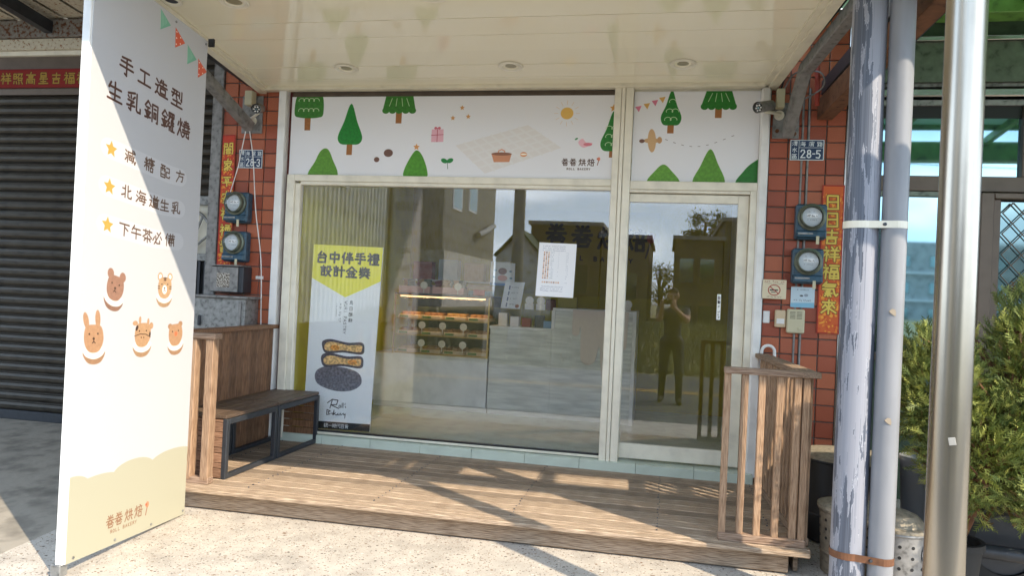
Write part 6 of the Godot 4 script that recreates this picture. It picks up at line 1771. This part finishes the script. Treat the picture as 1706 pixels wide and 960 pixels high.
func bucket(label: String, at: Vector3, r0: float, r1: float, h: float, dome: float, m: Material, lid_m: Material, holes: bool) -> void:
	var t := thing("metal_bin", label, "bin", at, "metal bins beside the deck")
	var b := MB.new()
	b.lathe([Vector2(0, 0), Vector2(r0, 0), Vector2(r0 + (r1 - r0) * 0.3, h * 0.3), Vector2(r0 + (r1 - r0) * 0.3 + 0.005, h * 0.32), Vector2(r0 + (r1 - r0) * 0.34, h * 0.34), Vector2(r1, h - 0.02), Vector2(r1 + 0.008, h - 0.012), Vector2(r1 + 0.006, h)], Vector3.ZERO, 36)
	obj("drum", b, m, t)
	var l := MB.new()
	l.lathe([Vector2(r1 + 0.012, h - 0.002), Vector2(r1 + 0.012, h + 0.014), Vector2(r1 - 0.01, h + 0.02), Vector2(r1 * 0.6, h + 0.02 + dome * 0.7), Vector2(r1 * 0.25, h + 0.02 + dome), Vector2(0, h + 0.02 + dome)], Vector3.ZERO, 36)
	obj("lid", l, lid_m, t)
	if holes:
		for k in 3:
			for i in 14:
				var a := TAU * i / 14.0
				var y := h * (0.55 + 0.14 * k)
				var rr := lerpf(r0, r1, y / h)
				var hole := MB.new()
				var d := Vector3(cos(a), 0, sin(a))
				hole.cyl(d * (rr - 0.004) + Vector3(0, y, 0), d * (rr + 0.002) + Vector3(0, y, 0), 0.008, -1, 8)
				obj("air_hole", hole, M.black, t)
		var hd := []
		for i in 17: hd.append(Vector3(r1 * 0.72 + 0.024 * cos(TAU * i / 16), h * 0.74 + 0.04 * sin(TAU * i / 16), r1 * 0.72 + 0.012))
		obj("ring_handle", rod(hd, 0.0025, 6), M.steel_dark, t)

func plants_and_bins() -> void:
	var tin := worn(lin(0.4, 0.39, 0.38), M.grime, Vector3.ONE * 3.0, 0.45, true, null, 0.0, 0.55)
	var old := worn(lin(0.33, 0.27, 0.2), M.grime, Vector3.ONE * 4.0, 0.6, true, null, 0.0, 0.35)
	var lid := worn(lin(0.42, 0.36, 0.27), M.grime, Vector3.ONE * 5.0, 0.6, true, null, 0.0, 0.3)
	bucket("large dark steel drum with a weathered lid behind the railing", Vector3(1.06, gy(0.78), 0.78), 0.235, 0.25, 0.47, 0.012, paint(lin(0.025, 0.024, 0.025), 0.55), lid, false)
	bucket("tan perforated metal bin partly hidden by the flaking pipe", Vector3(0.99, gy(1.3), 1.32), 0.15, 0.165, 0.33, 0.015, old, lid, true)
	bucket("silver perforated metal bin with a domed lid right of the grey pipes", Vector3(1.12, gy(1.66), 1.64), 0.115, 0.13, 0.36, 0.06, tin, lid, true)
	var bin := thing("plastic_bin", "pale grey plastic tub behind the domed metal bin", "tub", Vector3(1.46, gy(0.85), 0.85))
	var bb := MB.new()
	bb.lathe([Vector2(0, 0), Vector2(0.1, 0), Vector2(0.125, 0.5), Vector2(0.13, 0.5), Vector2(0.13, 0.52), Vector2(0.0, 0.5)], Vector3.ZERO, 24)
	obj("tub", bb, M.pvc, bin)
	# conifer in a pot
	var t := thing("potted_conifer", "bushy golden green conifer growing in a dark pot by the posts", "shrub", Vector3(1.38, gy(1.55), 1.55))
	var pot := MB.new()
	pot.lathe([Vector2(0, 0), Vector2(0.1, 0), Vector2(0.13, 0.27), Vector2(0.14, 0.27), Vector2(0.14, 0.3), Vector2(0.12, 0.3), Vector2(0.115, 0.26), Vector2(0, 0.26)], Vector3.ZERO, 28)
	obj("pot", pot, M.rubber, t)
	var tk := MB.new()
	var cr := MB.new()
	cr.dyed = true
	var r := RandomNumberGenerator.new()
	r.seed = 42
	tk.tube(bent([Vector3(0, 0.25, 0), Vector3(0.07, 0.55, 0.1), Vector3(0.19, 1.2, 0.2), Vector3(0.2, 1.45, 0.2)]), [0.035, 0.034, 0.033, 0.032, 0.03, 0.028, 0.026, 0.024, 0.022, 0.02, 0.018, 0.016, 0.014, 0.012, 0.01, 0.008, 0.007, 0.006, 0.005], 8)
	var lobes := [[Vector3(-0.28, 1.0, -0.02), Vector3(0.24, 0.4, 0.22), 1.1], [Vector3(0.08, 1.1, 0.0), Vector3(0.23, 0.54, 0.24), 1.4], [Vector3(0.3, 0.9, 0.06), Vector3(0.3, 0.46, 0.28), 1.4], [Vector3(-0.1, 0.74, 0.0), Vector3(0.32, 0.38, 0.26), 1.3], [Vector3(0.58, 0.78, 0.0), Vector3(0.28, 0.42, 0.27), 1.1], [Vector3(0.18, 0.58, 0.16), Vector3(0.28, 0.26, 0.2), 0.9]]
	for lb in lobes:
		var c: Vector3 = lb[0] + Vector3(0.14, 0.02, 0.2)
		var rd: Vector3 = lb[1]
		for k in int(2400 * lb[2]):
			var d := Vector3(r.randfn(), r.randfn(), r.randfn()).normalized()
			var rad := pow(r.randf(), 0.33)
			var lump := 0.82 + 0.25 * sin(d.x * 7.0 + c.x * 9.0) * sin(d.y * 6.0 + 1.0) * sin(d.z * 7.0 + 2.0)
			var root := c + d * rd * rad * lump * 0.93
			var up := (d * 0.75 + Vector3(r.randfn() * 0.3, 0.55 + r.randfn() * 0.3, r.randfn() * 0.3)).normalized()
			spray(cr, root, up, r.randf_range(0.035, 0.075), r)
			if k % 120 == 0: tk.tube([Vector3(0.14, clampf(root.y - 0.25, 0.6, 1.3), 0.17), root.lerp(Vector3(0.15, root.y - 0.2, 0.18), 0.4), root], [0.012, 0.008, 0.003], 5)
	obj("stems", tk, M.rust_brown, t)
	var lm := paint(Color.WHITE, 0.6)
	lm.vertex_color_use_as_albedo = true
	lm.backlight_enabled = true
	lm.backlight = Color(0.42, 0.44, 0.12)
	obj("foliage", cr, lm, t)

func spray(b: MB, root: Vector3, up: Vector3, length: float, r: RandomNumberGenerator) -> void:
	# a flat fan of scale-leaf twigs
	var side := up.cross(Vector3(r.randfn(), r.randfn(), r.randfn())).normalized()
	var nrm := up.cross(side).normalized()
	var mix := pow(r.randf(), 1.5)
	var col := Color(0.085, 0.12, 0.025).lerp(Color(0.36, 0.37, 0.09), mix)
	if r.randf() < 0.03: col = Color(0.17, 0.1, 0.04)
	b.tint = col
	var tip := root + up * length
	var w := length * 0.05
	b.tri(root - side * w, root + side * w, tip, root - nrm)
	for i in 7:
		var t := 0.12 + 0.12 * i
		var s := 1.0 if i % 2 else -1.0
		var a := root + up * length * t
		var l := length * (0.55 - 0.4 * t) * r.randf_range(0.8, 1.2)
		var d := (up * 0.75 + side * s * 0.7 + nrm * r.randf_range(-0.25, 0.25)).normalized()
		var p := d.cross(nrm).normalized() * length * 0.05
		b.tint = col * r.randf_range(0.8, 1.25)
		b.tri(a - p, a + p, a + d * l, a - nrm)

func scooter() -> void:
	var t := thing("motor_scooter", "dark parked motor scooter behind the conifer", "scooter", Vector3(2.12, gy(1.3), 1.3))
	var dark := paint(lin(0.015, 0.017, 0.018), 0.25)
	dark.clearcoat_enabled = true
	dark.clearcoat = 0.6
	for x in [-0.42, 0.72]:
		var w := thing_part("wheel", t, Vector3(x, 0.22, 0))
		var ty := MB.new()
		ty.lathe([Vector2(0.15, -0.045), Vector2(0.2, -0.045), Vector2(0.22, -0.02), Vector2(0.22, 0.02), Vector2(0.2, 0.045), Vector2(0.15, 0.045)], Vector3.ZERO, 28, Basis(Vector3.RIGHT, PI / 2))
		w.mesh = ty.mesh()
		w.material_override = M.rubber
		var ri := MB.new()
		ri.lathe([Vector2(0.0, 0.03), Vector2(0.15, 0.03), Vector2(0.152, -0.03), Vector2(0.0, -0.03)], Vector3.ZERO, 20, Basis(Vector3.RIGHT, PI / 2))
		obj("rim", ri, M.steel_dark, w)
	var pf := func(poly: Array, z0: float, deep: float) -> MB:
		var b := MB.new()
		var pv := PackedVector2Array()
		for q in poly: pv.append(Vector2(q[0], q[1]))
		b.prism(pv, Transform3D(Basis(), Vector3(0, 0, z0)), deep)
		return b
	obj("rear_body", pf.call([[-0.62, 0.5], [-0.35, 0.36], [0.1, 0.3], [0.16, 0.55], [-0.2, 0.62], [-0.6, 0.66]], -0.12, 0.24), dark, t)
	obj("seat", pf.call([[-0.6, 0.66], [0.14, 0.57], [0.16, 0.64], [-0.1, 0.72], [-0.55, 0.75]], -0.13, 0.26), M.rubber, t)
	obj("floor_board", pf.call([[0.05, 0.2], [0.55, 0.2], [0.55, 0.28], [0.05, 0.28]], -0.13, 0.26), dark, t)
	obj("leg_shield", pf.call([[0.5, 0.25], [0.62, 0.4], [0.66, 0.85], [0.58, 0.92], [0.52, 0.6]], -0.18, 0.36), dark, t)
	obj("tail_light", sp(-0.66, -0.6, 0.55, 0.64, -0.08, 0.08, 0.01), paint(lin(0.35, 0.01, 0.01), 0.2), t)
	obj("grab_rail", rod(bent([Vector3(-0.3, 0.7, 0.15), Vector3(-0.6, 0.72, 0.14), Vector3(-0.68, 0.72, 0.0), Vector3(-0.6, 0.72, -0.14), Vector3(-0.3, 0.7, -0.15)]), 0.012), M.stainless, t)
	obj("handlebar", rod([Vector3(0.5, 0.98, 0.32), Vector3(0.56, 1.0, 0.0), Vector3(0.5, 0.98, -0.32)], 0.014), M.rubber, t)
	obj("exhaust", rod([Vector3(-0.75, 0.22, 0.14), Vector3(-0.3, 0.2, 0.14), Vector3(0.0, 0.2, 0.1)], 0.035, 14), M.steel_dark, t)
	obj("mudguard", pf.call([[-0.7, 0.3], [-0.66, 0.46], [-0.42, 0.5], [-0.4, 0.47], [-0.62, 0.42], [-0.67, 0.3]], -0.06, 0.12), dark, t)

func thing_part(called: String, parent: Node3D, at: Vector3) -> MeshInstance3D:
	var o := MeshInstance3D.new()
	o.name = called
	parent.add_child(o, true)
	o.position = at
	return o

# ------------------------------------------------------------------ figure: tapered capsules, smooth union, surface nets
func net(bones: Array, cell: float, k: float, m: MB) -> void:
	var lo := Vector3.ONE * 1e9
	var hi := -lo
	for b in bones:
		for e in [[b[0], b[2]], [b[1], b[3]]]:
			lo = lo.min(e[0] - Vector3.ONE * (e[1] + 3 * cell)); hi = hi.max(e[0] + Vector3.ONE * (e[1] + 3 * cell))
	var nx := int((hi.x - lo.x) / cell) + 2
	var ny := int((hi.y - lo.y) / cell) + 2
	var nz := int((hi.z - lo.z) / cell) + 2
	var f := PackedFloat32Array()
	f.resize(nx * ny * nz)
	f.fill(1.0)
	var near := PackedFloat32Array()
	near.resize(nx * ny * nz)
	near.fill(9.0)
	var who := PackedByteArray()
	who.resize(nx * ny * nz)
	for bi in bones.size():
		var a: Vector3 = bones[bi][0]
		var e: Vector3 = bones[bi][1]
		var ra: float = bones[bi][2]
		var rb: float = bones[bi][3]
		var pad := maxf(ra, rb) + k + 2.5 * cell
		var l := ((a.min(e) - Vector3.ONE * pad - lo) / cell).floor()
		var h := ((a.max(e) + Vector3.ONE * pad - lo) / cell).ceil()
		var d := e - a
		var dd := maxf(d.length_squared(), 1e-9)
		for y in range(maxi(0, int(l.y)), mini(ny, int(h.y))):
			for z in range(maxi(0, int(l.z)), mini(nz, int(h.z))):
				var at := (y * nz + z) * nx
				for x in range(maxi(0, int(l.x)), mini(nx, int(h.x))):
					var p := lo + Vector3(x, y, z) * cell
					var t := clampf((p - a).dot(d) / dd, 0.0, 1.0)
					var s := p.distance_to(a + d * t) - lerpf(ra, rb, t)
					var o := f[at + x]
					var w := maxf(k - absf(o - s), 0.0) / k
					f[at + x] = minf(o, s) - w * w * k * 0.25
					if s < near[at + x]:
						near[at + x] = s
						who[at + x] = bi
	var vi := {}
	var vp := []
	var vn := []
	var vc := []
	for y in ny - 1:
		for z in nz - 1:
			for x in nx - 1:
				var i := (y * nz + z) * nx + x
				var any_in := false
				var any_out := false
				var c := []
				for q in 8:
					var v := f[i + (q & 1) + ((q >> 1) & 1) * nx + (q >> 2) * nx * nz]
					c.append(v)
					if v < 0.0: any_in = true
					else: any_out = true
				if not (any_in and any_out): continue
				var s := Vector3.ZERO
				var n := 0
				for ed in [[0, 1], [2, 3], [4, 5], [6, 7], [0, 2], [1, 3], [4, 6], [5, 7], [0, 4], [1, 5], [2, 6], [3, 7]]:
					var va: float = c[ed[0]]
					var vb: float = c[ed[1]]
					if (va < 0.0) != (vb < 0.0):
						var t := va / (va - vb)
						var qa := Vector3(ed[0] & 1, ed[0] >> 2, (ed[0] >> 1) & 1)
						var qb := Vector3(ed[1] & 1, ed[1] >> 2, (ed[1] >> 1) & 1)
						s += qa.lerp(qb, t)
						n += 1
				vi[i] = vp.size()
				vp.append(lo + (Vector3(x, y, z) + s / n) * cell)
				vn.append(Vector3(c[1] + c[3] + c[5] + c[7] - c[0] - c[2] - c[4] - c[6], c[4] + c[5] + c[6] + c[7] - c[0] - c[1] - c[2] - c[3], c[2] + c[3] + c[6] + c[7] - c[0] - c[1] - c[4] - c[5]).normalized())
				vc.append(bones[who[i]][4])
	for i in vi:
		for ax in [[1, nx, nx * nz], [nx * nz, 1, nx], [nx, nx * nz, 1]]:
			var v0 := f[i]
			var v1 := f[i + ax[0]]
			if (v0 < 0.0) == (v1 < 0.0): continue
			var q := [i, i - ax[1], i - ax[1] - ax[2], i - ax[2]]
			if not (vi.has(q[1]) and vi.has(q[2]) and vi.has(q[3])): continue
			var id := []
			for w in q: id.append(vi[w])
			for tr in [[0, 1, 2], [0, 2, 3]]:
				var A: int = id[tr[0]]
				var B: int = id[tr[1]]
				var D: int = id[tr[2]]
				var kk: Vector3 = (vp[B] - vp[A]).cross(vp[D] - vp[A])
				if kk.dot(vn[A] + vn[B] + vn[D]) > 0.0:
					var sw := B
					B = D
					D = sw
				for w in [A, B, D]:
					m.tint = vc[w]
					m.put(vp[w], vn[w], Vector2.ZERO)

func photographer() -> void:
	var t := thing("person", "person in dark shirt, trousers and trainers holding up a phone, mirrored in the door", "person", Vector3(0.09, 0.0, 6.3))
	var o := Vector3(-0.09, 0.0, -6.3)
	var shirt := Color(0.03, 0.032, 0.036)
	var jeans := Color(0.02, 0.022, 0.028)
	var skin := Color(0.42, 0.25, 0.17)
	var shoe := Color(0.012, 0.012, 0.013)
	var sole := Color(0.6, 0.6, 0.58)
	var B := []
	var add := func(a: Vector3, b: Vector3, ra: float, rb: float, c: Color) -> void: B.append([a + o, b + o, ra, rb, c])
	add.call(Vector3(0.09, 0.95, 6.36), Vector3(0.09, 1.08, 6.37), 0.125, 0.115, jeans)
	add.call(Vector3(0.03, 0.93, 6.36), Vector3(0.15, 0.93, 6.36), 0.11, 0.11, jeans)
	add.call(Vector3(0.09, 1.1, 6.37), Vector3(0.09, 1.32, 6.35), 0.125, 0.135, shirt)
	add.call(Vector3(-0.04, 1.34, 6.35), Vector3(0.22, 1.34, 6.35), 0.09, 0.09, shirt)
	add.call(Vector3(0.09, 1.4, 6.35), Vector3(0.085, 1.52, 6.32), 0.055, 0.05, skin)
	for s in [[-1, -0.04, 6.40], [1, 0.22, 6.18]]:
		var hip := Vector3(0.09 + 0.09 * s[0], 0.9, 6.36)
		var foot := Vector3(s[1], 0.1, s[2] + 0.06)
		var knee := hip.lerp(foot, 0.52) + Vector3(0.01 * s[0], 0, -0.04)
		add.call(hip, knee, 0.092, 0.064, jeans); add.call(knee, foot, 0.062, 0.05, jeans)
		add.call(foot + Vector3(0, -0.05, 0.03), foot + Vector3(0.02 * s[0], -0.062, -0.17), 0.044, 0.034, shoe)
		add.call(foot + Vector3(0, -0.085, 0.03), foot + Vector3(0.02 * s[0], -0.085, -0.17), 0.014, 0.014, sole)
		var sh := Vector3(0.09 + 0.2 * s[0], 1.4, 6.34)
		var el := Vector3(0.09 + 0.2 * s[0], 1.27, 6.08)
		var wr := Vector3(0.075 * s[0], 1.47, 5.78)
		add.call(sh, sh.lerp(el, 0.6), 0.06, 0.055, shirt); add.call(sh.lerp(el, 0.6), el, 0.046, 0.042, skin); add.call(el, wr, 0.042, 0.026, skin)
		add.call(wr, Vector3(0.085 * s[0], 1.5, 5.72), 0.026, 0.024, skin)
	var m := MB.new()
	m.dyed = true
	net(B, 0.016, 0.03, m)
	# head: skull, jaw, nose, ears, eyes, mouth
	B.clear()
	var hc := Vector3(0.08, 1.615, 6.28)
	add.call(hc + Vector3(0, 0.02, 0.015), hc + Vector3(0, 0.03, -0.015), 0.088, 0.085, skin)
	add.call(hc + Vector3(0, -0.06, -0.02), hc + Vector3(0, -0.08, -0.045), 0.06, 0.042, skin)
	add.call(hc + Vector3(0, 0.0, -0.098), hc + Vector3(0, -0.035, -0.112), 0.009, 0.015, skin)
	add.call(hc + Vector3(-0.028, -0.07, -0.088), hc + Vector3(0.028, -0.07, -0.088), 0.006, 0.006, Color(0.32, 0.12, 0.1))
	for s in [-1, 1]:
		add.call(hc + Vector3(0.088 * s, 0.015, 0.0), hc + Vector3(0.086 * s, -0.025, 0.0), 0.014, 0.01, skin)
		add.call(hc + Vector3(0.032 * s, 0.005, -0.094), hc + Vector3(0.034 * s, 0.005, -0.094), 0.01, 0.01, Color(0.03, 0.02, 0.02))
	add.call(Vector3(0.085, 1.5, 6.32), hc + Vector3(0, -0.04, 0.02), 0.05, 0.052, skin)
	net(B, 0.006, 0.012, m)
	# hands: palm, four fingers and a thumb each, closed round the phone
	for s in [-1.0, 1.0]:
		B.clear()
		var w := Vector3(0.085 * s, 1.5, 5.72)
		add.call(w, w + Vector3(0.0, 0.03, -0.05), 0.022, 0.02, skin)
		add.call(w + Vector3(0.0, 0.0, 0.0), w + Vector3(-0.004 * s, 0.0, -0.05), 0.02, 0.018, skin)
		for i in 4:
			var l: float = [0.026, 0.03, 0.028, 0.021][i]
			var k0 := w + Vector3(0.004 * s, 0.042 - 0.02 * i, -0.055)
			var k1 := k0 + Vector3(0.002 * s, 0.004, -l)
			var k2 := k1 + Vector3(-0.016 * s, 0.002, -l * 0.5)
			var k3 := k2 + Vector3(-0.017 * s, 0.0, l * 0.15)
			add.call(k0, k1, 0.0095, 0.009, skin); add.call(k1, k2, 0.009, 0.0085, skin); add.call(k2, k3, 0.0085, 0.0075, skin)
		var th := w + Vector3(-0.012 * s, 0.0, -0.01)
		add.call(th, th + Vector3(-0.022 * s, 0.016, -0.02), 0.012, 0.011, skin); add.call(th + Vector3(-0.022 * s, 0.016, -0.02), th + Vector3(-0.03 * s, 0.034, -0.034), 0.0105, 0.009, skin)
		net(B, 0.0045, 0.006, m)
	var bm := paint(Color.WHITE, 0.75)
	bm.vertex_color_use_as_albedo = true
	obj("body", m, bm, t)
	var hm := MB.new()
	hm.dyed = true
	B.clear()
	var hair := Color(0.012, 0.011, 0.011)
	add.call(hc + Vector3(0, 0.045, 0.025), hc + Vector3(0, 0.055, -0.02), 0.088, 0.078, hair); add.call(hc + Vector3(0, 0.0, 0.05), hc + Vector3(0, -0.04, 0.055), 0.07, 0.05, hair)
	add.call(hc + Vector3(-0.045, 0.075, -0.062), hc + Vector3(0.045, 0.075, -0.062), 0.022, 0.022, hair)
	net(B, 0.008, 0.015, hm)
	obj("hair", hm, bm, t)
	var ph := thing("phone", "dark phone held up by the person mirrored in the door", "phone", Vector3(0, 1.53, 5.64))
	obj("case", sp(-0.078, 0.078, -0.037, 0.037, -0.004, 0.005, 0.003), M.black, ph)
	var ln := MB.new()
	ln.cyl(Vector3(0.05, 0.015, -0.0045), Vector3(0.05, 0.015, -0.007), 0.009, -1, 16)
	obj("lens", ln, M.dark_tint, ph)
